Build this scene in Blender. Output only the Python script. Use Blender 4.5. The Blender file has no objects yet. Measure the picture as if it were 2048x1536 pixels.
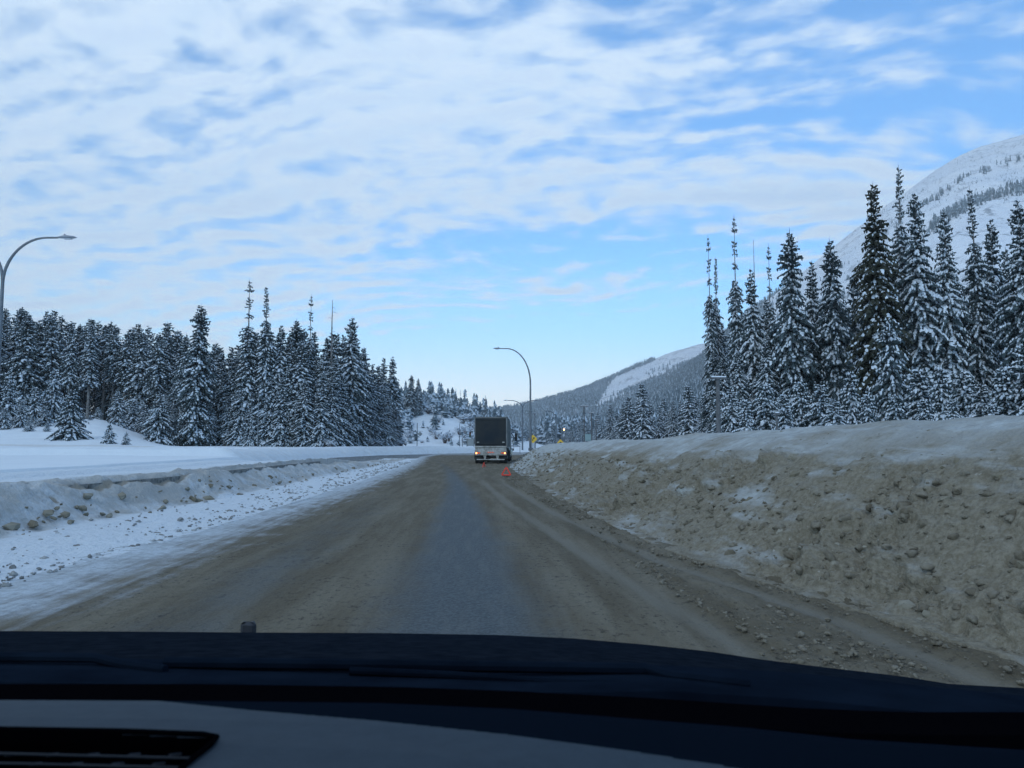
import bpy, math, random
import numpy as np
from mathutils import Vector, Matrix
R = math.radians
random.seed(7); np.random.seed(7)
sc = bpy.context.scene
COL = sc.collection

# ------------------------------------------------------------------ camera
F = 1500.0; HOR = 890.0; EYE = 1.45
PITCH = math.atan((HOR-768)/F)
cam_d = bpy.data.cameras.new('camera'); cam = bpy.data.objects.new('camera', cam_d); COL.objects.link(cam)
cam.location = (0, 0, EYE); cam.rotation_euler = (R(90)+PITCH, 0, 0)
cam_d.sensor_width = 36; cam_d.lens = F/2048*36
cam_d.clip_start = 0.05; cam_d.clip_end = 30000
cam_d.dof.use_dof = True; cam_d.dof.focus_distance = 55; cam_d.dof.aperture_fstop = 13
sc.camera = cam
sc.render.resolution_x = 1024; sc.render.resolution_y = 768
sc.view_settings.view_transform = 'Standard'; sc.view_settings.look = 'None'
sc.view_settings.gamma = 1; sc.view_settings.exposure = 0.25
try:
    sc.cycles.transparent_max_bounces = 8; sc.cycles.max_bounces = 6; sc.cycles.volume_bounces = 0
except Exception: pass

def P(px, py, Y):
    """world point seen at a pixel of the 2048 x 1536 photo at forward distance Y"""
    a = (px-1024)/F; b = (768-py)/F
    dy = math.cos(PITCH)-b*math.sin(PITCH); dz = math.sin(PITCH)+b*math.cos(PITCH)
    return Vector((a*Y/dy, Y, EYE+dz*Y/dy))

# ------------------------------------------------------------------ world
SUN_EL, SUN_ROT = R(14), R(200)
W = bpy.data.worlds.new('World'); sc.world = W; W.use_nodes = True
nt = W.node_tree; nt.nodes.clear()
def N(tree, typ, **kw):
    n = tree.nodes.new(typ)
    for k, v in kw.items():
        if k.startswith('i_'):
            n.inputs[k[2:].replace('_', ' ')].default_value = v
        else: setattr(n, k, v)
    return n
class G:
    """tiny expression helper for node graphs"""
    def __init__(s, tree): s.t = tree
    def val(s, v, sock):
        if isinstance(v, (int, float)): sock.default_value = v
        elif isinstance(v, (tuple, list)): sock.default_value = v
        else: s.t.links.new(v, sock)
    def m(s, op, a, b=None, c=None, clamp=False):
        n = s.t.nodes.new('ShaderNodeMath'); n.operation = op; n.use_clamp = clamp
        s.val(a, n.inputs[0])
        if b is not None: s.val(b, n.inputs[1])
        if c is not None: s.val(c, n.inputs[2])
        return n.outputs[0]
    def mr(s, v, a, b, c=0.0, d=1.0, smooth=True):
        n = s.t.nodes.new('ShaderNodeMapRange'); n.interpolation_type = 'SMOOTHSTEP' if smooth else 'LINEAR'
        s.val(v, n.inputs[0]); s.val(a, n.inputs[1]); s.val(b, n.inputs[2]); s.val(c, n.inputs[3]); s.val(d, n.inputs[4])
        return n.outputs[0]
    def mix(s, f, a, b, blend='MIX'):
        n = s.t.nodes.new('ShaderNodeMix'); n.data_type = 'RGBA'; n.blend_type = blend
        s.val(f, n.inputs[0]); s.val(a, n.inputs[6]); s.val(b, n.inputs[7])
        return n.outputs[2]
    def noise(s, vec, scale, detail=4, rough=0.55, dist=0.0, dim='3D', lac=2.0):
        n = s.t.nodes.new('ShaderNodeTexNoise'); n.noise_dimensions = dim
        if vec is not None: s.t.links.new(vec, n.inputs['Vector'])
        n.inputs['Scale'].default_value = scale; n.inputs['Detail'].default_value = detail
        n.inputs['Roughness'].default_value = rough; n.inputs['Distortion'].default_value = dist
        n.inputs['Lacunarity'].default_value = lac
        return n.outputs[0]
    def xyz(s, x, y, z):
        n = s.t.nodes.new('ShaderNodeCombineXYZ'); s.val(x, n.inputs[0]); s.val(y, n.inputs[1]); s.val(z, n.inputs[2])
        return n.outputs[0]
    def sep(s, v):
        n = s.t.nodes.new('ShaderNodeSeparateXYZ'); s.t.links.new(v, n.inputs[0]); return n.outputs
    def blob(s, x, y, cx, cy, rx, ry):
        a = s.m('DIVIDE', s.m('SUBTRACT', x, cx), rx); b = s.m('DIVIDE', s.m('SUBTRACT', y, cy), ry)
        d = s.m('ADD', s.m('MULTIPLY', a, a), s.m('MULTIPLY', b, b))
        return s.m('EXPONENT', s.m('MULTIPLY', d, -1.0))

g = G(nt)
tc = nt.nodes.new('ShaderNodeTexCoord')
X_, Y_, Z_ = g.sep(tc.outputs['Generated'])
sky = nt.nodes.new('ShaderNodeTexSky'); sky.sky_type = 'NISHITA'; sky.sun_disc = False
sky.sun_elevation = SUN_EL; sky.sun_rotation = SUN_ROT; sky.altitude = 1200
sky.air_density = 1.0; sky.dust_density = 0.4; sky.ozone_density = 2.5
zc = g.m('MAXIMUM', Z_, 0.0)
den = g.m('ADD', zc, 0.13)
U = g.m('DIVIDE', X_, den); V = g.m('DIVIDE', Y_, den)
yc = g.m('MAXIMUM', Y_, 0.15)
AZ = g.m('DIVIDE', X_, yc); EL = g.m('DIVIDE', zc, yc)
# rows of the altocumulus sheet run across the view, turning towards the viewer at the right
ca, sa = math.cos(0.30), math.sin(0.30)
wv = g.noise(g.xyz(U, V, 3.0), 0.9, 2, 0.5); wv2 = g.noise(g.xyz(U, V, 13.0), 3.2, 3, 0.55)
A1 = g.m('ADD', g.m('MULTIPLY', U, ca), g.m('MULTIPLY', V, -sa))
B1 = g.m('ADD', g.m('MULTIPLY', U, sa), g.m('MULTIPLY', V, ca))
B1w = g.m('ADD', g.m('ADD', B1, g.m('MULTIPLY', wv, 0.55)), g.m('MULTIPLY', wv2, 0.06))
A1w = g.m('ADD', g.m('ADD', A1, g.m('MULTIPLY', wv, 0.3)), g.m('MULTIPLY', wv2, 0.08))
cells = g.noise(g.xyz(g.m('MULTIPLY', A1w, 3.9), g.m('MULTIPLY', B1w, 5.2), 0.0), 2.3, 6, 0.48, 0.0)
wave = g.m('SINE', g.m('ADD', g.m('MULTIPLY', B1w, 34.0), g.m('MULTIPLY', g.noise(g.xyz(A1w, B1w, 2.0), 2.0, 2, 0.5), 9.0)))
rows = g.noise(g.xyz(g.m('MULTIPLY', A1w, 1.1), g.m('MULTIPLY', B1w, 4.0), 5.0), 1.5, 3, 0.5)
big = g.noise(g.xyz(g.m('MULTIPLY', U, 1.0), V, 9.0), 0.5, 2, 0.5)
fine = g.noise(g.xyz(A1w, B1w, 1.0), 15.0, 4, 0.6)
# how much of each part of the sky the sheet covers (directions, not the picture)
cov = g.mr(AZ, -0.30, 0.25, 0.17, 0.045)
cov = g.m('ADD', cov, g.m('MULTIPLY', g.m('SUBTRACT', big, 0.5), 0.24))
cov = g.m('ADD', cov, g.m('MULTIPLY', g.blob(AZ, EL, 0.13, 0.35, 0.35, 0.045), 0.13))
cov = g.m('ADD', cov, g.m('MULTIPLY', g.blob(AZ, EL, 0.02, 0.50, 0.28, 0.09), 0.16))
cov = g.m('ADD', cov, g.m('MULTIPLY', g.blob(AZ, EL, 0.08, 0.205, 0.10, 0.018), 0.16))
cov = g.m('ADD', cov, g.m('MULTIPLY', g.blob(AZ, EL, 0.45, 0.33, 0.16, 0.06), 0.17))
cov = g.m('SUBTRACT', cov, g.m('MULTIPLY', g.blob(AZ, EL, 0.12, 0.27, 0.26, 0.030), 0.20))
cov = g.m('SUBTRACT', cov, g.m('MULTIPLY', g.blob(AZ, EL, 0.33, 0.46, 0.20, 0.05), 0.10))
cov = g.m('SUBTRACT', cov, g.m('MULTIPLY', g.blob(AZ, EL, 0.10, 0.10, 0.36, 0.085), 0.55))
dens = g.m('ADD', g.m('MULTIPLY', cells, 0.70), g.m('MULTIPLY', rows, 0.30))
dens = g.m('ADD', dens, g.m('MULTIPLY', g.m('SUBTRACT', fine, 0.5), 0.07))
dens = g.m('ADD', g.m('ADD', dens, cov), g.m('MULTIPLY', wave, g.m('MULTIPLY', g.mr(big, 0.35, 0.6), g.mr(cells, 0.3, 0.6, 0.045, 0.095))))
alpha = g.mr(dens, 0.42, 0.79, 0.0, 0.96)
# thick middles of the clouds are greyer than the thin lit rims
thick = g.mr(dens, 0.66, 0.90, 0.0, 0.9)
ccol = g.mix(thick, (0.76, 0.92, 1.08, 1), (0.48, 0.68, 0.98, 1))
shade = g.mr(cells, 0.42, 0.62)
ccol = g.mix(g.m('MULTIPLY', shade, 0.45), ccol, (0.84, 0.96, 1.08, 1))
skycol = g.mix(1.0, sky.outputs[0], (0.90, 1.50, 1.85, 1), 'MULTIPLY')
skyn = N(nt, 'ShaderNodeVectorMath', operation='SCALE'); nt.links.new(skycol, skyn.inputs[0]); skyn.inputs[3].default_value = 0.142
pale = g.mr(EL, 0.02, 0.30, 1.0, 0.0)
base = g.mix(g.m('MULTIPLY', pale, 0.95), skyn.outputs[0], g.mix(g.mr(EL, 0.03, 0.17), (1.12, 1.16, 1.22, 1), (0.70, 1.0, 1.2, 1)))
full = g.mix(alpha, base, ccol)
bg = nt.nodes.new('ShaderNodeBackground'); nt.links.new(full, bg.inputs[0]); bg.inputs[1].default_value = 1.0
wo = nt.nodes.new('ShaderNodeOutputWorld'); nt.links.new(bg.outputs[0], wo.inputs[0])
try: W.cycles.sampling_method = 'MANUAL'; W.cycles.sample_map_resolution = 512
except Exception: pass

sun_d = bpy.data.lights.new('sun', 'SUN'); sun = bpy.data.objects.new('sun', sun_d); COL.objects.link(sun)
sun_d.energy = 0.35; sun_d.angle = R(25); sun_d.color = (1.0, 0.985, 0.93)
sd = Vector((math.sin(SUN_ROT)*math.cos(R(35)), math.cos(SUN_ROT)*math.cos(R(35)), math.sin(R(35))))
sun.rotation_euler = sd.to_track_quat('Z', 'Y').to_euler()

# ------------------------------------------------------------------ materials
MATS = {}
def mat(name, color, rough=0.7, metal=0.0, noise=None, emit=None, bump=None, spec=0.4):
    if name in MATS: return MATS[name]
    m = bpy.data.materials.new(name); m.use_nodes = True; t = m.node_tree; q = G(t)
    b = t.nodes['Principled BSDF']; b.inputs['Roughness'].default_value = rough; b.inputs['Metallic'].default_value = metal
    b.inputs['Specular IOR Level'].default_value = spec
    tcn = t.nodes.new('ShaderNodeTexCoord'); o = tcn.outputs['Object']
    c = tuple(color)+(1,)
    if noise:
        c2, scale, amt = noise
        n = q.noise(o, scale, 5, 0.6)
        t.links.new(q.mix(q.mr(n, 0.5-amt, 0.5+amt), c, tuple(c2)+(1,)), b.inputs['Base Color'])
    else: b.inputs['Base Color'].default_value = c
    if bump:
        bn = t.nodes.new('ShaderNodeBump'); bn.inputs['Strength'].default_value = bump[1]; bn.inputs['Distance'].default_value = bump[2]
        t.links.new(q.noise(o, bump[0], 4, 0.6), bn.inputs['Height']); t.links.new(bn.outputs[0], b.inputs['Normal'])
    if emit:
        b.inputs['Emission Color'].default_value = tuple(emit[0])+(1,); b.inputs['Emission Strength'].default_value = emit[1]
    MATS[name] = m
    return m

def attr(t, name):
    n = t.nodes.new('ShaderNodeAttribute'); n.attribute_name = name; return n.outputs

def ground_material(name, fn, bumps):
    m = bpy.data.materials.new(name); m.use_nodes = True; t = m.node_tree; q = G(t)
    b = t.nodes['Principled BSDF']; b.inputs['Roughness'].default_value = 0.85; b.inputs['Specular IOR Level'].default_value = 0.25
    geo = t.nodes.new('ShaderNodeNewGeometry'); pos = geo.outputs['Position']
    col, rough = fn(t, q, pos)
    t.links.new(col, b.inputs['Base Color'])
    if rough is not None: t.links.new(rough, b.inputs['Roughness'])
    prev = None
    for sc_, st, di in bumps:
        bn = t.nodes.new('ShaderNodeBump'); bn.inputs['Strength'].default_value = st; bn.inputs['Distance'].default_value = di
        t.links.new(q.noise(pos, sc_, 5, 0.6), bn.inputs['Height'])
        if prev: t.links.new(prev, bn.inputs['Normal'])
        prev = bn.outputs[0]
    t.links.new(prev, b.inputs['Normal'])
    return m

SNOW = (0.64, 0.70, 0.74, 1); SNOWD = (0.50, 0.55, 0.60, 1)
SAND = (0.094, 0.080, 0.053, 1); SANDL = (0.150, 0.136, 0.102, 1); SANDD = (0.050, 0.044, 0.033, 1)
ASPH = (0.080, 0.098, 0.108, 1); ASPHD = (0.044, 0.055, 0.062, 1)

def f_field(t, q, pos):
    n = q.noise(pos, 0.35, 4, 0.6); n2 = q.noise(pos, 2.3, 4, 0.6)
    c = q.mix(q.mr(n, 0.35, 0.7), SNOW, (0.60, 0.66, 0.71, 1))
    d = attr(t, 'dirt')[2]
    c = q.mix(q.m('MULTIPLY', q.mr(q.m('ADD', d, q.m('SUBTRACT', n2, 0.5)), 0.2, 0.9), 0.8), c, (0.50, 0.50, 0.48, 1))
    return c, None
M_FIELD = ground_material('field_snow', f_field, [(1.2, 0.5, 0.12), (9.0, 0.35, 0.03)])

def f_road(t, q, pos):
    a = attr(t, 'mask'); R_, G_, B_ = q.sep(a[1])
    x, y, z = q.sep(pos)
    st = q.xyz(q.m('MULTIPLY', q.m('ADD', x, q.m('MULTIPLY', y, 0.05)), 1.0), q.m('MULTIPLY', y, 0.09), 0.0)
    streak = q.noise(st, 2.2, 5, 0.62); streak2 = q.noise(st, 7.0, 4, 0.6)
    grain = q.noise(pos, 34.0, 4, 0.7); blot = q.noise(pos, 1.4, 5, 0.6)
    lump = q.noise(pos, 9.0, 5, 0.65)
    sand = q.mix(q.mr(streak, 0.35, 0.68), SAND, SANDL)
    sand = q.mix(q.mr(q.m('ADD', q.m('MULTIPLY', lump, 0.6), q.m('MULTIPLY', grain, 0.4)), 0.52, 0.72), sand, SANDD)
    flk = q.noise(q.xyz(x, q.m('MULTIPLY', y, 0.6), 0.0), 15.0, 5, 0.8)
    sand = q.mix(q.m('MULTIPLY', q.mr(flk, 0.53, 0.62), q.mr(blot, 0.38, 0.58, 0.15, 0.95)), sand, (0.030, 0.027, 0.020, 1))
    asp = q.mix(q.mr(grain, 0.4, 0.62), ASPHD, ASPH)
    asp = q.mix(q.m('MULTIPLY', q.mr(streak2, 0.45, 0.7), 0.5), asp, (0.105, 0.115, 0.115, 1))
    asp = q.mix(q.mr(q.noise(pos, 60.0, 3, 0.7), 0.66, 0.8), asp, (0.30, 0.33, 0.36, 1))
    f = q.mr(q.m('ADD', R_, q.m('MULTIPLY', q.m('SUBTRACT', q.m('ADD', q.m('MULTIPLY', streak, 0.6), q.m('MULTIPLY', blot, 0.4)), 0.5), 0.9)), 0.20, 0.85)
    c = q.mix(f, sand, asp)
    tr = q.mr(q.m('ADD', B_, q.m('MULTIPLY', q.m('SUBTRACT', streak2, 0.5), 0.7)), 0.35, 0.8)
    c = q.mix(q.m('MULTIPLY', tr, 0.75), c, (0.155, 0.148, 0.122, 1))
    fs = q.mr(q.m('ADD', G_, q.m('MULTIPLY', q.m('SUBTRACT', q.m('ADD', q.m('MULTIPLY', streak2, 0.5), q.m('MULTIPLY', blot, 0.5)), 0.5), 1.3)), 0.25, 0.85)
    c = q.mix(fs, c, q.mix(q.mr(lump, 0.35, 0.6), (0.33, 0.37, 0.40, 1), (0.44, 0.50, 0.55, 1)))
    rough = q.mr(f, 0.0, 1.0, 0.92, 0.75)
    return c, rough
M_ROAD = ground_material('sanded_road', f_road, [(6.0, 0.45, 0.04), (24.0, 0.7, 0.025)])

def f_bank(t, q, pos):
    a = attr(t, 'mask'); R_, G_, B_ = q.sep(a[1])      # R: dirt, G: far whiteness
    n1 = q.noise(pos, 0.8, 5, 0.62); n2 = q.noise(pos, 3.6, 6, 0.68); n3 = q.noise(pos, 16.0, 5, 0.7)
    px_, py_, pz_ = q.sep(pos)
    n4 = q.noise(q.xyz(q.m('MULTIPLY', px_, 0.9), q.m('MULTIPLY', py_, 0.35), q.m('MULTIPLY', pz_, 2.2)), 1.6, 4, 0.6)
    R_ = q.m('SUBTRACT', R_, q.m('MULTIPLY', q.mr(n4, 0.44, 0.78), 0.70))
    dirt = q.m('ADD', R_, q.m('ADD', q.m('MULTIPLY', q.m('SUBTRACT', n1, 0.5), 1.1), q.m('MULTIPLY', q.m('SUBTRACT', n2, 0.5), 1.0)))
    f = q.mr(dirt, 0.0, 0.80)
    c = q.mix(q.mr(n3, 0.35, 0.65), (0.150, 0.133, 0.095, 1), (0.225, 0.207, 0.160, 1))
    c = q.mix(q.mr(q.m('ADD', q.m('MULTIPLY', n2, 0.7), q.m('MULTIPLY', n3, 0.3)), 0.56, 0.72), c, (0.090, 0.078, 0.055, 1))
    w = q.mix(q.mr(n2, 0.3, 0.7), (0.27, 0.285, 0.28, 1), (0.43, 0.475, 0.49, 1))
    c = q.mix(f, w, c)
    # small crumbs of clean snow
    cr = q.mr(q.noise(pos, 11.0, 3, 0.75), 0.66, 0.72)
    c = q.mix(q.m('MULTIPLY', cr, 0.6), c, (0.40, 0.40, 0.37, 1))
    return c, None
M_BANK = ground_material('ploughed_snow', f_bank, [(4.5, 0.6, 0.10), (18.0, 0.7, 0.035), (60.0, 0.4, 0.01)])
def f_lbank(t, q, pos):
    a = attr(t, 'mask'); R_, G_, B_ = q.sep(a[1])
    n1 = q.noise(pos, 1.3, 5, 0.62); n2 = q.noise(pos, 5.6, 6, 0.7)
    dirt = q.m('ADD', R_, q.m('ADD', q.m('MULTIPLY', q.m('SUBTRACT', n1, 0.5), 0.9), q.m('MULTIPLY', q.m('SUBTRACT', n2, 0.5), 0.8)))
    c = q.mix(q.m('MULTIPLY', q.mr(dirt, 0.3, 0.95), 0.9), (0.58, 0.64, 0.69, 1), (0.35, 0.35, 0.33, 1))
    g2 = q.mr(q.m('ADD', G_, q.m('MULTIPLY', q.m('SUBTRACT', n2, 0.5), 1.2)), 0.3, 0.9)
    c = q.mix(g2, c, (0.27, 0.25, 0.21, 1))
    return c, None
M_LBANK = ground_material('median_snow', f_lbank, [(3.5, 0.7, 0.12), (13.0, 0.9, 0.06)])
M_CLOD = ground_material('sandy_clod', lambda t, q, pos: (q.mix(q.mr(q.noise(pos, 7.0, 5, 0.65), 0.36, 0.66), (0.125, 0.110, 0.080, 1), (0.21, 0.195, 0.155, 1)), None), [(22.0, 0.7, 0.03)])
M_CLODG = ground_material('grey_clod', lambda t, q, pos: (q.mix(q.mr(q.noise(pos, 2.0, 5, 0.65), 0.4, 0.6), (0.17, 0.175, 0.17, 1), (0.36, 0.38, 0.38, 1)), None), [(22.0, 0.7, 0.02)])

def f_mtn(t, q, pos):
    a = attr(t, 'mask'); R_, G_, B_ = q.sep(a[1])
    x, y, z = q.sep(pos)
    n = q.noise(pos, 0.006, 8, 0.65); n2 = q.noise(pos, 0.03, 6, 0.7)
    c = q.mix(q.mr(n, 0.3, 0.7), (0.78, 0.83, 0.90, 1), (0.90, 0.92, 0.95, 1))
    rock = q.mr(q.m('ADD', q.m('MULTIPLY', q.noise(q.xyz(q.m('MULTIPLY', x, 1.6), y, q.m('MULTIPLY', z, 0.6)), 0.022, 6, 0.75), 0.8), q.m('MULTIPLY', n, 0.2)), 0.53, 0.60)
    c = q.mix(q.m('MULTIPLY', rock, q.m('MULTIPLY', G_, 0.8)), c, (0.20, 0.22, 0.25, 1))
    c = q.mix(q.m('MULTIPLY', R_, 0.85), c, (0.25, 0.29, 0.33, 1))
    return c, None
M_MTN = ground_material('mountain_snow', f_mtn, [(0.02, 0.9, 18.0), (0.09, 0.7, 5.0)])

def leafmat(name, c1, c2, scale, rough=0.8, bump=None):
    m = bpy.data.materials.new(name); m.use_nodes = True; t = m.node_tree; q = G(t)
    b = t.nodes['Principled BSDF']; b.inputs['Roughness'].default_value = rough; b.inputs['Specular IOR Level'].default_value = 0.2
    geo = t.nodes.new('ShaderNodeNewGeometry'); oi = t.nodes.new('ShaderNodeObjectInfo')
    n = q.noise(geo.outputs['Position'], scale, 4, 0.7)
    c = q.mix(q.mr(n, 0.35, 0.65), c1, c2)
    c = q.mix(q.m('MULTIPLY', oi.outputs['Random'], 0.35), c, c1)
    t.links.new(c, b.inputs['Base Color'])
    return m
M_NEED = leafmat('conifer_needles', (0.030, 0.050, 0.060, 1), (0.085, 0.115, 0.120, 1), 2.5)
M_NEEDB = leafmat('dark_brown_needles', (0.020, 0.026, 0.018, 1), (0.05, 0.05, 0.035, 1), 2.5)
M_SNOWT = leafmat('branch_snow', (0.46, 0.53, 0.60, 1), (0.70, 0.76, 0.82, 1), 1.2)
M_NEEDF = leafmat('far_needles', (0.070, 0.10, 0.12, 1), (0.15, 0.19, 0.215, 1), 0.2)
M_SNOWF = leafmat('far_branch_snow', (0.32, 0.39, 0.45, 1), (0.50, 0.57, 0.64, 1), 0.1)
M_BARK = mat('bark', (0.095, 0.092, 0.088), 0.9, noise=((0.24, 0.235, 0.23), 3.0, 0.2), bump=(14, 0.6, 0.05))
M_TWIG = mat('twig', (0.075, 0.06, 0.058), 0.9, noise=((0.16, 0.14, 0.14), 6.0, 0.2))
M_STEEL = mat('galvanised_steel', (0.10, 0.12, 0.14), 0.5, 0.2, noise=((0.16, 0.18, 0.20), 2.5, 0.2))
M_LUM = mat('lamp_housing', (0.26, 0.29, 0.32), 0.45, 0.2)
M_LENS = mat('lamp_glass', (0.45, 0.5, 0.55), 0.2)
M_WOOD = mat('weathered_pole_wood', (0.07, 0.075, 0.08), 0.9, noise=((0.12, 0.125, 0.13), 4, 0.2), bump=(20, 0.5, 0.02))
M_YEL = mat('sign_yellow', (0.85, 0.50, 0.02), 0.5, noise=((0.62, 0.42, 0.06), 6, 0.25))
M_BLK = mat('sign_black', (0.015, 0.015, 0.018), 0.5)
M_BACK = mat('sign_back', (0.22, 0.24, 0.25), 0.55, 0.3, noise=((0.30, 0.33, 0.33), 3, 0.2))
M_GREEN = mat('sign_green', (0.16, 0.27, 0.27), 0.5, noise=((0.24, 0.33, 0.34), 3, 0.2))
M_SIGNW = mat('sign_white', (0.6, 0.63, 0.64), 0.5)
M_CONC = mat('barrier_concrete', (0.10, 0.105, 0.10), 0.9, noise=((0.24, 0.24, 0.23), 9, 0.15), bump=(25, 0.5, 0.02))
M_SNOWB = mat('snow_cap', (0.80, 0.84, 0.90), 0.85, bump=(8, 0.5, 0.04))
M_RED = mat('triangle_red', (0.80, 0.055, 0.025), 0.35, noise=((0.62, 0.05, 0.03), 12, 0.2))
M_ORANGE = mat('triangle_orange', (0.85, 0.16, 0.06), 0.5)

# ------------------------------------------------------------------ numpy noise
def _h(ix, iy, s):
    n = (ix.astype(np.int64)*374761393 + iy.astype(np.int64)*668265263 + s*1442695041) & 0xffffffff
    n = ((n ^ (n >> 13))*1274126177) & 0xffffffff
    n = n ^ (n >> 16)
    return (n & 0xffffff)/float(0xffffff)
def vn(x, y, s=0):
    ix = np.floor(x); iy = np.floor(y); fx = x-ix; fy = y-iy
    fx = fx*fx*fx*(fx*(fx*6-15)+10); fy = fy*fy*fy*(fy*(fy*6-15)+10)
    a = _h(ix, iy, s); b = _h(ix+1, iy, s); c = _h(ix, iy+1, s); d = _h(ix+1, iy+1, s)
    return (a*(1-fx)+b*fx)*(1-fy)+(c*(1-fx)+d*fx)*fy
def fbm(x, y, o=4, s=0, g_=0.5):
    x = np.asarray(x, float); y = np.asarray(y, float)
    r = 0; a = 1; t = 0
    for i in range(o):
        ca, sa = math.cos(i*1.1), math.sin(i*1.1)
        r = r+a*(vn((x*ca-y*sa)*2**i+i*17.3, (x*sa+y*ca)*2**i-i*9.1, s+i)*2-1); t += a; a *= g_
    return r/t
def lumps(x, y, s=0):
    """rounded clods: nearest-cell domes"""
    x = np.asarray(x, float); y = np.asarray(y, float)
    ix = np.floor(x); iy = np.floor(y); best = np.zeros_like(x)
    for dx in (-1, 0, 1):
        for dy in (-1, 0, 1):
            cx = ix+dx; cy = iy+dy
            ox = _h(cx, cy, s); oy = _h(cx, cy, s+5); rr = 0.25+0.75*_h(cx, cy, s+9)
            d2 = ((cx+ox-x)**2+(cy+oy-y)**2)/(0.62*rr)**2
            best = np.maximum(best, np.sqrt(np.clip(1-d2, 0, 1))*rr)
    return best
def ss(x, a, b):
    t = np.clip((np.asarray(x, float)-a)/(b-a), 0, 1); return t*t*(3-2*t)

# ------------------------------------------------------------------ object helpers
def tag(o, label=None, cat=None, group=None, kind=None):
    if label: o['label'] = label
    if cat: o['category'] = cat
    if group: o['group'] = group
    if kind: o['kind'] = kind
    return o
def empty(name, loc=(0, 0, 0), rz=0):
    o = bpy.data.objects.new(name, None); COL.objects.link(o); o.location = loc; o.rotation_euler = (0, 0, rz)
    o.empty_display_size = 0.3
    return o
def np_mesh(name, verts, faces, mats, midx=None, smooth=False, colors=None, parent=None, cname='mask'):
    verts = np.asarray(verts, np.float32); faces = np.asarray(faces, np.int32); k = faces.shape[1]
    me = bpy.data.meshes.new(name)
    me.vertices.add(len(verts)); me.vertices.foreach_set('co', verts.ravel())
    me.loops.add(faces.size); me.loops.foreach_set('vertex_index', faces.ravel())
    me.polygons.add(len(faces))
    me.polygons.foreach_set('loop_start', np.arange(0, faces.size, k, dtype=np.int32))
    try: me.polygons.foreach_set('loop_total', np.full(len(faces), k, dtype=np.int32))
    except Exception: pass
    for m in mats: me.materials.append(m)
    if midx is not None: me.polygons.foreach_set('material_index', np.asarray(midx, np.int32))
    me.update(calc_edges=True); me.validate()
    me.polygons.foreach_set('use_smooth', np.full(len(me.polygons), smooth))
    if colors is not None:
        at = me.attributes.new(cname, 'FLOAT_COLOR', 'POINT')
        c = np.ones((len(verts), 4), np.float32); c[:, :3] = colors; at.data.foreach_set('color', c.ravel())
    o = bpy.data.objects.new(name, me); COL.objects.link(o)
    if parent: o.parent = parent
    return o
def grid_faces(nr, nc):
    i = np.arange(nr-1)[:, None]; j = np.arange(nc-1)[None, :]
    a = i*nc+j
    return np.stack([a, a+1, a+nc+1, a+nc], -1).reshape(-1, 4)

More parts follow.
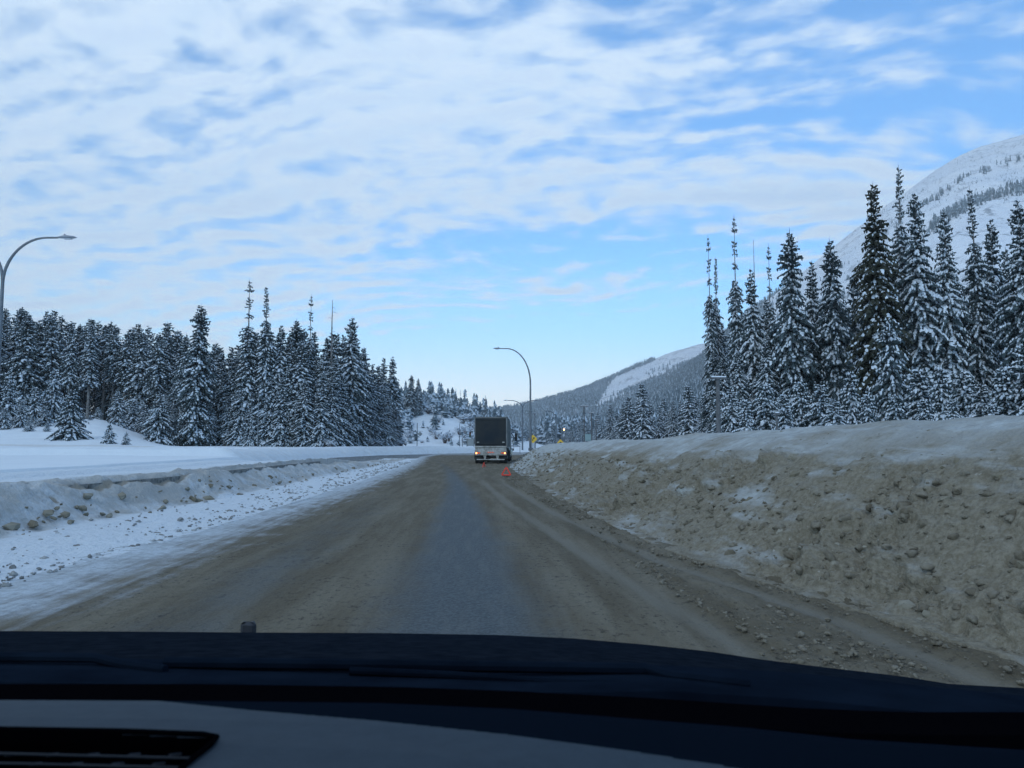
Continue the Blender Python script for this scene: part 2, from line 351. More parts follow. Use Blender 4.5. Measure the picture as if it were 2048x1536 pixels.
class MB:
    def __init__(s): s.v = []; s.f = []; s.m = []
    def add(s, vs, fs, m=0):
        b = len(s.v); s.v += [tuple(v) for v in vs]; s.f += [tuple(i+b for i in f) for f in fs]; s.m += [m]*len(fs)
    def box(s, c, d, m=0, rot=None, taper=1.0):
        hx, hy, hz = d[0]/2, d[1]/2, d[2]/2
        vs = [Vector((x*hx*(taper if z > 0 else 1), y*hy*(taper if z > 0 else 1), z*hz)) for z in (-1, 1) for y in (-1, 1) for x in (-1, 1)]
        if rot is not None: vs = [rot@v for v in vs]
        vs = [v+Vector(c) for v in vs]
        s.add(vs, [(0, 2, 3, 1), (4, 5, 7, 6), (0, 1, 5, 4), (2, 6, 7, 3), (0, 4, 6, 2), (1, 3, 7, 5)], m)
    def bbox(s, c, d, bev=0.02, m=0):
        """box with chamfered vertical + horizontal edges"""
        hx, hy, hz = d[0]/2, d[1]/2, d[2]/2; b = min(bev, hx*.9, hy*.9, hz*.9)
        rings = []
        for z, ins in ((-hz, b), (-hz+b, 0), (hz-b, 0), (hz, b)):
            x, y = hx-ins, hy-ins
            rings.append([(x-b, -y), (x, -y+b), (x, y-b), (x-b, y), (-x+b, y), (-x, y-b), (-x, -y+b), (-x+b, -y)])
        vs = []
        for k, z in enumerate((-hz, -hz+b, hz-b, hz)):
            vs += [(c[0]+p[0], c[1]+p[1], c[2]+z) for p in rings[k]]
        fs = [tuple(range(7, -1, -1)), tuple(range(24, 32))]
        for k in range(3):
            for i in range(8):
                j = (i+1) % 8; fs.append((k*8+i, k*8+j, k*8+8+j, k*8+8+i))
        s.add(vs, fs, m)
    def tube(s, pts, rads, n=10, m=0, caps=True):
        pts = [Vector(p) for p in pts]
        if isinstance(rads, (int, float)): rads = [rads]*len(pts)
        vs = []; up = Vector((0.13, 0.37, 0.92))
        for i, p in enumerate(pts):
            d = (pts[min(i+1, len(pts)-1)]-pts[max(i-1, 0)]).normalized()
            a = d.cross(up if abs(d.dot(up)) < 0.95 else Vector((1, 0, 0))).normalized(); b = d.cross(a)
            if i and a.dot(pa) < 0: a = -a; b = -b
            pa = a
            for k in range(n):
                t = 2*math.pi*k/n; vs.append(p+(a*math.cos(t)+b*math.sin(t))*rads[i])
        fs = [(i*n+k, i*n+(k+1) % n, (i+1)*n+(k+1) % n, (i+1)*n+k) for i in range(len(pts)-1) for k in range(n)]
        if caps: fs += [tuple(range(n-1, -1, -1)), tuple(range((len(pts)-1)*n, len(pts)*n))]
        s.add(vs, fs, m)
    def prism(s, poly, y0, y1, m=0):
        """polygon in x,z extruded along y"""
        n = len(poly); vs = [(p[0], y0, p[1]) for p in poly]+[(p[0], y1, p[1]) for p in poly]
        s.add(vs, [tuple(range(n)), tuple(range(2*n-1, n-1, -1))]+[(i, n+i, n+(i+1) % n, (i+1) % n) for i in range(n)], m)
    def prismx(s, poly, x0, x1, m=0):
        """polygon in y,z extruded along x"""
        n = len(poly); vs = [(x0, p[0], p[1]) for p in poly]+[(x1, p[0], p[1]) for p in poly]
        s.add(vs, [tuple(range(n-1, -1, -1)), tuple(range(n, 2*n))]+[(i, (i+1) % n, n+(i+1) % n, n+i) for i in range(n)], m)
    def build(s, name, mats, parent=None, smooth=False):
        me = bpy.data.meshes.new(name); me.from_pydata(s.v, [], s.f)
        for m in (mats if isinstance(mats, (list, tuple)) else [mats]): me.materials.append(m)
        me.polygons.foreach_set('material_index', s.m); me.validate(); me.update()
        if smooth:
            me.polygons.foreach_set('use_smooth', [True]*len(me.polygons))
            try: me.set_sharp_from_angle(angle=R(40))
            except Exception: pass
        o = bpy.data.objects.new(name, me); COL.objects.link(o)
        if parent: o.parent = parent
        return o
CH = {}
def copy_tree(o, kids=None):
    c = o.copy(); COL.objects.link(c)
    for ch in o.children:
        d = ch.copy(); COL.objects.link(d); d.parent = c
        for gch in ch.children:
            e = gch.copy(); COL.objects.link(e); e.parent = d
    return c

# ------------------------------------------------------------------ terrain shape
def left_edge(y): return np.interp(y, [-20, 0, 7.5, 11, 20, 30, 48, 60, 75, 95], [-5.0, -5.0, -5.1, -5.25, -5.6, -6.1, -7.3, -8.2, -9.6, -11.5])
def toe(y): return np.interp(y, [-20, 2, 5.4, 8.4, 10.4, 14.5, 23, 35, 48, 60, 75, 100, 145], [4.9, 4.4, 3.6, 2.85, 2.4, 2.0, 1.35, 0.75, 0.15, 0.15, 0.9, 3.2, 8.0])
def barrier_x(y): return np.interp(y, [-20, 0, 13, 18, 29, 48, 70, 90], [-8.0, -8.2, -8.75, -8.5, -9.1, -9.9, -11.0, -12.6])
def far_edge(y): return np.interp(y, [-20, 38, 52, 66, 88, 105, 120, 135, 150, 160], [-10.3, -11.4, -18.5, -19.8, -20.0, -18.2, -14.0, -7.0, 4.0, 14.0])
def road_surface(x, y):
    return fbm(x*0.25, y*0.12, 3, 3)*0.02
def right_bank(x, y):
    """height of the right-hand bank above the road, no small detail"""
    t = (x-toe(y))
    wid = np.interp(y, [0, 6, 10, 20, 40, 60, 80], [3.0, 2.8, 3.2, 3.6, 3.5, 3.0, 2.6])
    wob = fbm(y*0.16, x*0.1, 3, 11)
    u = t/wid+wob*0.06
    crest = np.interp(y, [0, 6, 9, 15, 20, 22, 26, 40, 60, 72, 82, 110], [1.72, 1.74, 1.76, 1.75, 1.72, 1.76, 1.68, 1.66, 1.55, 1.50, 1.35, 1.1])+fbm(y*0.25, x*0.2, 3, 12)*0.09
    prof = np.interp(u, [-0.3, 0, 0.18, 0.38, 0.55, 0.78, 1.0, 1.25, 1.8, 3.0, 9.0], [0, 0.02, 0.20, 0.50, 0.70, 0.90, 1.0, 0.985, 0.90, 0.78, 0.70])
    return prof*crest
def left_bank(x, y):
    """shelf and ridge of snow over the median barrier"""
    le = left_edge(y); bx = barrier_x(y)
    u = (le-x)/(le-bx)        # 0 at road edge, 1 at the barrier
    wob = fbm(y*0.5, x*0.2, 3, 21)*0.10
    h = np.interp(y, [0, 13, 18, 30, 48, 60, 72, 80], [0.80, 0.80, 0.80, 0.64, 0.40, 0.24, 0.1, 0.0])*(1+fbm(y*0.35, y*0, 3, 25)*0.07)
    p = np.interp(u+wob, [-0.1, 0.0, 0.30, 0.62, 0.70, 0.80, 0.90, 1.0, 1.15], [0, 0.015, 0.07, 0.14, 0.30, 0.62, 0.90, 1.0, 0.97])
    z = p*h
    # beyond the barrier: field near, opposite carriageway farther on
    op = ss(y, 36, 50)
    back = np.interp(bx-x, [0, 0.4, 1.0, 2.4, 6.0], [1.0, 0.98, 0.88, 0.86, 0.9])*0.80
    backr = np.interp(bx-x, [0, 0.3, 1.6, 3], [1.0, 0.9, 0.05, 0.0])*h
    zb = back*(1-op)+backr*op
    return np.where(x < bx, zb*np.where(x < bx, 1, 0), z)
def field(x, y):
    """snowfields, verges and low hills"""
    x = np.asarray(x, float); y = np.asarray(y, float)
    fe = far_edge(y)
    L = ss(fe-x, -0.3, 2.2)
    zl = np.interp(fe-x, [0, 2.5, 6, 14], [0.95, 1.25, 1.1, 1.2])+0.15*ss(fe-x, 10, 50)+fbm(x*0.08, y*0.08, 3, 31)*0.10
    zl = np.where(y < 45, np.minimum(zl, 0.78+0.004*(fe-x)+fbm(x*0.08, y*0.08, 3, 31)*0.05), zl)
    zL = zl*L
    tr = x-toe(y)
    Rm = ss(tr, 0.0, 2.5)
    zR = Rm*(1.15+fbm(x*0.06, y*0.06, 3, 33)*0.25)
    end = ss(y, 150, 160)
    z = np.where(x < -5, zL, np.where(tr > -0.5, zR, 0))
    z = np.maximum(z, end*0.9*(x < toe(y)))
    # meadow and wooded rise at the far left
    az = x/np.maximum(y, 1.0)
    w = ss(-az, 0.44, 0.56)
    z = z+w*(ss(y, 66, 125)*4.3+ss(y, 125, 260)*7)
    z = z+ss(-az, 0.15, 0.30)*ss(y, 125, 240)*9*(1-w)
    # cut bank and hill behind the truck, left
    f = np.interp(x, [-70, -34, -26, -18, -8, 2, 12], [13, 13.5, 12.4, 10.6, 6.2, 2.0, 0])
    z = z+f*ss(y, 158, 222)*(1-ss(-az, 0.16, 0.34))+fbm(x*0.09, y*0.09, 4, 37)*1.2*ss(y, 160, 200)*ss(-x, -10, 8)*(f > 0)
    # valley side beyond the right-hand wood
    z = z+ss(x, 60, 260)*ss(y, 30, 160)*26
    z = z+ss(y, 230, 900)*6
    return z

# far terrain sheet
def axis(parts):
    a = []
    for s, e, n in parts: a += list(np.linspace(s, e, n, endpoint=False))
    return np.array(a+[parts[-1][1]])
xs = axis([(-2600, -900, 8), (-900, -240, 14), (-240, -90, 60), (-90, 60, 300), (60, 240, 60), (240, 900, 14), (900, 3200, 8)])
ys = axis([(-100, -20, 8), (-20, 40, 60), (40, 130, 200), (130, 280, 150), (280, 900, 30), (900, 3000, 12)])
XX, YY = np.meshgrid(xs, ys)
ZZ = field(XX, YY)
ZZ += fbm(XX*0.7, YY*0.7, 3, 41)*0.05*ss(YY, 30, 60)
near = (XX > barrier_x(YY)-5.0) & (XX < toe(YY)+7.0) & (YY < np.where(XX < -3, 47, 118))
road_in = (XX > far_edge(YY)-0.4) & (XX < toe(YY)+0.5) & (YY < 156)
ZZ = np.where(near | road_in, np.minimum(ZZ-0.5, -0.35), ZZ)
dirt = np.zeros_like(ZZ)
dd = far_edge(YY)-XX
dirt += np.exp(-((dd-1.2)/1.6)**2)*0.45*(YY > 45)
dirt += np.exp(-((YY-72)/2.5)**2)*0.7*(XX < -34)
o = np_mesh('ground', np.stack([XX, YY, ZZ], -1).reshape(-1, 3), grid_faces(len(ys), len(xs)), [M_FIELD], smooth=True,
            colors=np.repeat(dirt.reshape(-1, 1), 3, 1), cname='dirt')
tag(o, kind='structure')

# road sheet
ys = np.concatenate([np.geomspace(1.0, 60, 520), np.linspace(60.3, 156, 160)]) ; ys = np.concatenate([[-30, -15, -5, 0.0], ys])
nc = 240
lat = np.linspace(0, 1, nc)
op = ss(ys, 30, 46)
xl = np.minimum((left_edge(ys)-0.5)*(1-ss(ys, 30, 38))+(far_edge(ys)-0.5)*ss(ys, 30, 38), left_edge(ys)-0.5)
xr = toe(ys)+0.7
# more columns where the driving lane is
lw = lat**0.75
XX = xl[:, None]+(xr-xl)[:, None]*lw[None, :]
YY = np.repeat(ys[:, None], nc, 1)
ZZ = road_surface(XX, YY)
strip = -0.052*YY-0.0007*YY**2-0.05
d = XX-strip
le = left_edge(YY); te = toe(YY)
# ridges of sand and slush between wheel tracks on the right shoulder
rough = ss(d, 1.6, 2.6)
trk = np.zeros_like(XX)
def track_x(k, y): return np.interp(y, [0, 5.7, 9.5, 19.8, 34, 50], [2.1, 1.62, 1.05, -.18, -1.5, -2.8]) if k == 0 else np.interp(y, [0, 6.2, 9.9, 16.7, 30], [3.6, 2.75, 1.8, .85, -.4])
for k, wd in ((0, 0.21), (1, 0.17)):
    trk += np.exp(-((XX-track_x(k, YY))/wd)**2)*.75
trk *= ss(YY, 2, 5)*(1-ss(YY, 26, 40))
ZZ += rough*(fbm(XX*1.4, YY*1.4, 4, 51)*0.05+lumps(XX*5, YY*4, 52)*0.030+lumps(XX*11, YY*9, 53)*0.014)*(1-0.9*np.clip(trk, 0, 1))
ZZ += -0.035*np.clip(trk, 0, 1)
ZZ += ss(np.abs(d), 0.9, 1.8)*(fbm(XX*2.2, YY*0.6, 4, 55)*0.022+lumps(XX*7, YY*5, 56)*0.016*ss(fbm(XX*.9, YY*.4, 3, 58), -.2, .3))*(1-np.clip(trk, 0, 1))
R_ = np.exp(-(np.abs(d)/np.interp(YY, [0, 10, 20, 60], [0.92, 0.80, 0.62, 0.42]))**1.7)*np.interp(YY, [0, 20, 45, 70, 100], [1.05, 0.9, 0.55, 0.35, 0.4])
R_ = np.maximum(R_, 0.62*np.exp(-((d+2.2)/0.75)**2)*np.interp(YY, [0, 18, 30], [0.95, 0.6, 0.2]))
G_ = ss(le+2.6-XX, 0.0, 2.9)*0.80
G_ = np.maximum(G_, ss(-YY, -160, -60)*0)
G_ = np.where((YY > 45) & (XX < le), 0.40, G_)
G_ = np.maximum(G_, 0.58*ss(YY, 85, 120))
R_ = np.where((YY > 45) & (XX < le), 0.75, R_)
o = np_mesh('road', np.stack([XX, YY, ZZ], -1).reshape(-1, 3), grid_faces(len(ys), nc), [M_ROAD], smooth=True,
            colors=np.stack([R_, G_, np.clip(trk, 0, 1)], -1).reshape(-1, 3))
tag(o, kind='structure')

# right snow bank
ys = np.concatenate([[-24, -16, -9, -4, 0], np.geomspace(1.5, 115, 900)])
nc = 330
lat = np.linspace(0, 1, nc)**1.35*8.0-0.5
YY = np.repeat(ys[:, None], nc, 1); T = np.repeat(lat[None, :], len(ys), 0)
XX = toe(YY)+T
ZZ = right_bank(XX, YY)
wid = np.interp(YY, [0, 6, 10, 20, 40, 60, 80], [3.0, 2.8, 3.2, 3.6, 3.5, 3.0, 2.6]); u = T/wid
rough = ss(u, -0.15, 0.10)*(1-ss(u+fbm(XX*0.5, YY*0.5, 3, 68)*.15, 0.45, 0.62)*0.95)
crud = (ss(fbm(XX*0.7, YY*0.4, 3, 61), -0.22, 0.30)*0.75+0.25)*0.80
wx = XX+fbm(XX*2.1, YY*2.1, 3, 161)*0.35; wy = YY+fbm(XX*2.1, YY*2.1, 3, 162)*0.45
disp = lumps(wx*1.5, wy*1.2, 62)*0.15+lumps(wx*3.6+3, wy*3.1, 63)*0.075+lumps(wx*8.5, wy*7.6, 64)*0.035+fbm(XX*2.2, YY*1.5, 7, 65, 0.66)*0.26-0.08
disp -= 0.10*np.clip(0.10-np.abs(fbm(wx*1.3, wy*0.9, 4, 165)), 0, 1)/0.10
disp2 = fbm(XX*1.2, YY*0.9, 5, 66)*0.07+fbm(XX*5, YY*3, 4, 67, 0.6)*0.022
D = disp*rough*crud+disp2*ss(u, 0.0, 0.3)
ZZ = ZZ+D*0.85; XX = XX-D*0.75*rough
ZZ = np.where(T < -0.3, -0.12, ZZ)
R_ = np.interp(u, [0, 0.15, 0.52, 0.64, 1.0, 1.4, 3], [0.78, 0.86, 0.78, 0.44, 0.22, 0.10, 0.0])
R_ = R_-0.60*ss(YY, 24, 50)+0.10*ss(-YY, -14, -5)
o = np_mesh('snow_bank', np.stack([XX, YY, ZZ], -1).reshape(-1, 3), grid_faces(len(ys), nc), [M_BANK], smooth=True,
            colors=np.stack([R_, u*0, u*0], -1).reshape(-1, 3))
tag(o, kind='structure')
RB = (ys, XX, ZZ, lat)

# left snow bank over the median
ys = np.concatenate([[-24, -16, -9, -4, 0], np.geomspace(1.5, 82, 620)])
nc = 230
le = left_edge(ys); bx = barrier_x(ys)
s_ = np.linspace(0, 1, nc)
xa = le+0.35; xb_ = bx-5.6
XX = xa[:, None]+(xb_-xa)[:, None]*(s_[None, :]**0.9)
YY = np.repeat(ys[:, None], nc, 1)
ZZ = left_bank(XX, YY)
uu = (left_edge(YY)-XX)/(left_edge(YY)-barrier_x(YY))
face = ss(uu, 0.58, 0.70)*(1-ss(uu, 0.98, 1.06))
ZZ += face*(lumps(XX*1.3, YY*0.8+fbm(XX, YY, 2, 79), 71)*0.10+lumps(XX*5, YY*4, 72)*0.03+fbm(XX*3, YY*2, 6, 73, .62)*0.10-0.05)
ZZ += (1-face)*fbm(XX*1.0, YY*0.7, 6, 74, .6)*0.045
ZZ += ss(uu, 0.0, 0.1)*(1-ss(uu, 0.5, 0.6))*lumps(XX*6, YY*5, 75)*0.018
ZZ = np.where(XX > left_edge(YY)+0.15, -0.10, ZZ)
ZZ = np.where(XX < barrier_x(YY)-2.6, np.minimum(ZZ, np.maximum(field(XX, YY)+0.02*(barrier_x(YY)-2.6-XX)*0-0.02, 0))*1.0+0.0, ZZ)
ZZ = np.where((XX < barrier_x(YY)-4.9) & (YY < 46), ZZ-0.25, ZZ)
ZZ = np.where((YY > 46) & (XX < barrier_x(YY)-1.8), -0.2, ZZ)
# slot where the concrete shows
slot = np.exp(-((uu-0.905)/0.03)**2)*ss(YY, 13.5, 14.5)*(1-ss(YY, 19.5, 21))
slot = np.maximum(slot, np.exp(-((uu-0.80)/0.035)**2)*(fbm(YY*1.2, YY*0, 2, 78) > 0.1)*(YY < 14.2)*(YY > 7))
ZZ -= slot*0.10
R_ = np.interp(uu, [0, 0.55, 0.66, 0.95, 1.02, 1.2], [0.05, 0.05, 0.55, 0.62, 0.35, 0.0])
R_ += 0.30*np.exp(-((uu-1.0)/0.05)**2)+0.15+0.25*face*ss(fbm(XX*1.5, YY*.8, 3, 83), 0, .4)
G_ = (1-ss(uu, -0.1, 0.16))*0.55+slot*1.0
o = np_mesh('median_bank', np.stack([XX, YY, ZZ], -1).reshape(-1, 3), grid_faces(len(ys), nc)[:, ::-1], [M_LBANK], smooth=True,
            colors=np.stack([R_, G_, uu*0], -1).reshape(-1, 3))
tag(o, kind='structure')

# ------------------------------------------------------------------ clods
def ico(sub):
    t = (1+5**.5)/2
    v = [(-1, t, 0), (1, t, 0), (-1, -t, 0), (1, -t, 0), (0, -1, t), (0, 1, t), (0, -1, -t), (0, 1, -t), (t, 0, -1), (t, 0, 1), (-t, 0, -1), (-t, 0, 1)]
    v = [tuple(np.array(p)/np.linalg.norm(p)) for p in v]
    f = [(0, 11, 5), (0, 5, 1), (0, 1, 7), (0, 7, 10), (0, 10, 11), (1, 5, 9), (5, 11, 4), (11, 10, 2), (10, 7, 6), (7, 1, 8),
         (3, 9, 4), (3, 4, 2), (3, 2, 6), (3, 6, 8), (3, 8, 9), (4, 9, 5), (2, 4, 11), (6, 2, 10), (8, 6, 7), (9, 8, 1)]
    for _ in range(sub):
        mid = {}; nf = []
        def mp(a, b):
            k = (min(a, b), max(a, b))
            if k not in mid:
                m = np.array(v[a])+np.array(v[b]); v.append(tuple(m/np.linalg.norm(m))); mid[k] = len(v)-1
            return mid[k]
        for a, b, c in f:
            x, y, z = mp(a, b), mp(b, c), mp(c, a); nf += [(a, x, z), (b, y, x), (c, z, y), (x, y, z)]
        f = nf
    return np.array(v), np.array(f)
def scatter_clods(name, pts, sizes, material, label, sub=1, flat=0.7):
    V, Fc = ico(sub); n = len(pts); vs = []; fs = []
    rng = np.random.RandomState(5)
    for i in range(n):
        nz = 1+0.85*(fbm(V[:, 0]*1.9+i*3.1, V[:, 1]*1.9+V[:, 2]*1.7+i, 2, 3))
        a = rng.rand()*6.28; sx, sy, sz = sizes[i]*(0.75+rng.rand(3)*0.6)
        q = V*nz[:, None]*np.array([sx, sy, sz*flat])
        q = np.stack([q[:, 0]*math.cos(a)-q[:, 1]*math.sin(a), q[:, 0]*math.sin(a)+q[:, 1]*math.cos(a), q[:, 2]], -1)
        vs.append(q+pts[i]); fs.append(Fc+i*len(V))
    o = np_mesh(name, np.concatenate(vs), np.concatenate(fs), [material], smooth=True)
    return tag(o, label, name.replace('_', ' '), kind='stuff')
rng = np.random.RandomState(11)
bys, BX, BZ, blat = RB
pts = []; sz = []
for k in range(2200):
    y = 4.5*(80/4.5)**(rng.rand()**1.15); i = int(np.searchsorted(bys, y)); i = min(i, len(bys)-1)
    w = np.interp(y, [0, 6, 10, 20, 40, 60], [3.0, 2.8, 3.2, 3.6, 3.5, 3.0])
    t = abs(rng.normal(0.30, 0.24))*w if rng.rand() < .8 else rng.rand()*0.9*w
    j = int(np.argmin(np.abs(blat-t))); s = 0.010+0.045*rng.rand()**4+0.0007*y
    if t > 0.5*w:
        if rng.rand() < .6: continue
        s *= 0.4
    pts.append((BX[i, j], bys[i], BZ[i, j]-s*0.05)); sz.append(s)
scatter_clods('snow_clods', np.array(pts), np.array(sz), M_CLOD, 'crumbled sandy snow clods lying along the right bank')
pts = []; sz = []
for k in range(11000):
    y = 3.2*(48/3.2)**(rng.rand()); st = -0.052*y-0.0007*y*y
    x = st+2.0+rng.rand()*(toe(y)-st-1.9)
    s = (0.004+0.017*rng.rand()**6)*(1+y*0.03)
    if min(abs(x-track_x(0, y)), abs(x-track_x(1, y))) < .2 and y < 30 and rng.rand() < .9: continue
    if fbm(x*1.3, y*1.1, 2, 95) < -0.35: continue
    pts.append((x, y, float(road_surface(x, y))+0.012)); sz.append(s)
scatter_clods('shoulder_crumbs', np.array(pts), np.array(sz), M_CLOD, 'sand-coloured crumbs strewn over the right road shoulder', sub=1)
pts = []; sz = []
for k in range(1500):
    y = 5*(62/5)**(rng.rand()); le_ = float(left_edge(y)); bx_ = float(barrier_x(y))
    u_ = min(abs(rng.normal(0.10, 0.20)), 0.62) if rng.rand() < .75 else rng.rand()*0.6
    cl = fbm(y*0.9, u_*6, 2, 91)
    if cl < -0.45: continue
    x = le_-u_*(le_-bx_)
    s = (0.008+0.026*rng.rand()**3)*(1+y*0.02)
    pts.append((x, y, float(left_bank(np.array(x), np.array(y)))+0.008)); sz.append(s)
scatter_clods('shelf_crumbs', np.array(pts), np.array(sz), M_CLODG, 'grey crumbs scattered on the snow shelf beside the left road edge')

def scatter_blocks(name, pts, sizes, material, label):
    V, Fc = ico(0); vs = []; fs = []; rng = np.random.RandomState(9)
    for i in range(len(pts)):
        q = V*(0.75+0.5*rng.rand(len(V), 1))*np.array([1.0, 0.75, 0.55])*sizes[i]*(0.7+0.6*rng.rand(3))
        M_ = np.array(Matrix.Rotation(rng.rand()*6.28, 3, 'Z') @ Matrix.Rotation(rng.uniform(-.7, .7), 3, 'X') @ Matrix.Rotation(rng.uniform(-.7, .7), 3, 'Y'))
        vs.append(q@M_.T+pts[i]); fs.append(Fc+i*len(V))
    return tag(np_mesh(name, np.concatenate(vs), np.concatenate(fs), [material], smooth=False), label, name.replace('_', ' '), kind='stuff')
pts = []; sz = []
for k in range(380):
    y = 5.5*(78/5.5)**(rng.rand()**.9); i = min(int(np.searchsorted(bys, y)), len(bys)-1)
    t = rng.uniform(-0.1, 1.9); j = int(np.argmin(np.abs(blat-t))); s = 0.02+0.07*rng.rand()**2.5+0.0012*y
    pts.append((BX[i, j], bys[i], BZ[i, j]-s*.3)); sz.append(s)
for k in range(220):
    y = 6*(66/6)**(rng.rand()); le_ = float(left_edge(y)); bx_ = float(barrier_x(y)); u_ = rng.normal(0.70, 0.07)
    x = le_-u_*(le_-bx_); s = 0.03+0.10*rng.rand()**2.5
    pts.append((x, y, float(left_bank(np.array(x), np.array(y)))-s*.1)); sz.append(s)
M_BLOCK = ground_material('snow_block', lambda t, q, pos: (q.mix(q.mr(q.noise(pos, 1.7, 5, 0.65), 0.42, 0.66), (0.16, 0.145, 0.105, 1), (0.27, 0.26, 0.215, 1)), None), [(16.0, 0.7, 0.03)])
scatter_blocks('snow_blocks', np.array(pts), np.array(sz), M_BLOCK, 'broken angular snow blocks scattered on the ploughed banks along both road edges')

# ------------------------------------------------------------------ mountains
def sil(tbl, px): return np.interp(px, [a for a, b in tbl], [b for a, b in tbl])
SIL_A = [(-600, 830), (0, 845), (500, 850), (800, 840), (940, 828), (1000, 821), (1040, 815), (1100, 799), (1150, 786), (1200, 767), (1240, 748), (1290, 727), (1340, 706), (1400, 688), (1440, 684), (1500, 690), (1700, 720), (2000, 760)]
SIL_B = [(1120, 880), (1180, 843), (1230, 820), (1290, 790), (1350, 753), (1405, 714), (1450, 675), (1500, 632), (1550, 594), (1600, 556), (1665, 505), (1730, 455), (1780, 418), (1830, 382), (1885, 344), (1940, 312), (1990, 292), (2048, 276), (2130, 250), (2300, 215), (2700, 190)]
def mountain(name, tbl, p0, p1, Dn, Df, seed, ncol=420, nrow=110, rel=1.0):
    px = np.linspace(p0, p1, ncol); t = np.concatenate([np.linspace(0, 1, nrow), np.linspace(1.02, 1.16, 4)])
    PX, T = np.meshgrid(px, t)
    s = sil(tbl, PX)
    D = Dn+(Df-Dn)*T
    a = (PX-1024)/F; b = (768-s)/F
    dy = math.cos(PITCH)-b*math.sin(PITCH); dz = math.sin(PITCH)+b*math.cos(PITCH)
    H = EYE+dz/dy*Df
    prof = np.where(T <= 1, T**1.12, 1-(T-1)*2.5)
    Z = H*prof
    X = a/math.cos(PITCH)*D
    nz = fbm(X/380, D/380, 6, seed, 0.55)
    Z += nz*rel*60*np.clip(T*(1.02-T)*4, 0, 1)*np.clip(H/300, 0.3, 1.5)
    Z += fbm(X/60, D/60, 4, seed+3, 0.6)*5*rel
    return px, t, PX, T, X, D, Z
def proj(X, Y, Z):
    cz = Z-EYE; c, s = math.cos(PITCH), math.sin(PITCH)
    fw = Y*c+cz*s; up = -Y*s+cz*c
    return 1024+F*X/fw, 768-F*up/fw

def far_tree_arrays(pos, hts, rng, snowp=0.35, wid=0.15, tiers=5):
    """many small ragged firs, four tiers of a five-sided skirt each; returns verts, faces, material"""
    n = len(pos); k = 5
    ang = (np.arange(k)/k*2*np.pi)
    V = np.zeros((n, tiers, k+1, 3)); 
    for ti in range(tiers):
        z0 = 0.06+0.88/tiers*ti; z1 = z0+1.45/tiers if ti < tiers-1 else 1.0
        r = wid*(1-z0*0.80)*(0.7+0.6*rng.rand(n, 1))
        aa = ang[None, :]+rng.rand(n, 1)*6.28
        rr = r*(0.55+0.9*rng.rand(n, k))
        V[:, ti, :k, 0] = rr*np.cos(aa); V[:, ti, :k, 1] = rr*np.sin(aa); V[:, ti, :k, 2] = z0+0.45/tiers*(rng.rand(n, k)-0.5)
        V[:, ti, k, 2] = z1
    V *= hts[:, None, None, None]
    V += pos[:, None, None, :]
    base = (np.arange(n)[:, None, None]*tiers+np.arange(tiers)[None, :, None])*(k+1)
    i = np.arange(k)[None, None, :]
    Fc = np.stack([base+i, base+(i+1) % k, base+k+0*i], -1).reshape(-1, 3)
    mi = (rng.rand(len(Fc)) < snowp).astype(int)
    return V.reshape(-1, 3), Fc, mi

rng = np.random.RandomState(3)
# ridge A, distant wooded shoulder with an open slide path
px, t, PX, T, X, D, Z = mountain('a', SIL_A, -600, 1900, 900, 2600, 101, ncol=700)
sx, sy = proj(X, D, Z)
slideA = lambda x, y: ((y < sil([(1170, 826), (1190, 818), (1290, 768), (1350, 738), (1405, 712), (1600, 700)], x)) & (x > sil([(600, 1300), (688, 1262), (745, 1238), (790, 1205), (830, 1182), (900, 1170)], y)))
colA = np.zeros(X.shape+(3,)); colA[..., 1] = slideA(sx, sy)*0.8
o = np_mesh('mountain', np.stack([X, D, Z], -1).reshape(-1, 3), grid_faces(len(t), len(px)), [M_MTN], smooth=True, colors=colA.reshape(-1, 3))
tag(o, kind='structure')
def interp_grid(px, t, G_, qx, qt):
    ii = np.clip(np.searchsorted(px, qx)-1, 0, len(px)-2); jj = np.clip(np.searchsorted(t, qt)-1, 0, len(t)-2)
    fx = (qx-px[ii])/(px[ii+1]-px[ii]); ft = (qt-t[jj])/(t[jj+1]-t[jj])
    return (G_[jj, ii]*(1-fx)+G_[jj, ii+1]*fx)*(1-ft)+(G_[jj+1, ii]*(1-fx)+G_[jj+1, ii+1]*fx)*ft
n = 26000
qx = 960+rng.rand(n)*640; qt = rng.rand(n)**0.8
x_, d_, z_ = (interp_grid(px, t, A, qx, qt) for A in (X, D, Z))
ax, ay = proj(x_, d_, z_)
sl = slideA(ax, ay); topl = ((ay-sil(SIL_A, ax)) < 3) & (ax < 1310)
dn = fbm(x_/120, d_/120, 4, 8)
keep = (~sl & (dn > -0.75)) | (sl & topl) | (sl & (dn > 0.30) & (rng.rand(n) < .12))
keep &= ~((ax > 1420) & (rng.rand(n) < 0.5))
V1, F1, m1 = far_tree_arrays(np.stack([x_, d_, z_-0.5], -1)[keep], 9+9*rng.rand(keep.sum()), rng, 0.48, 0.17)
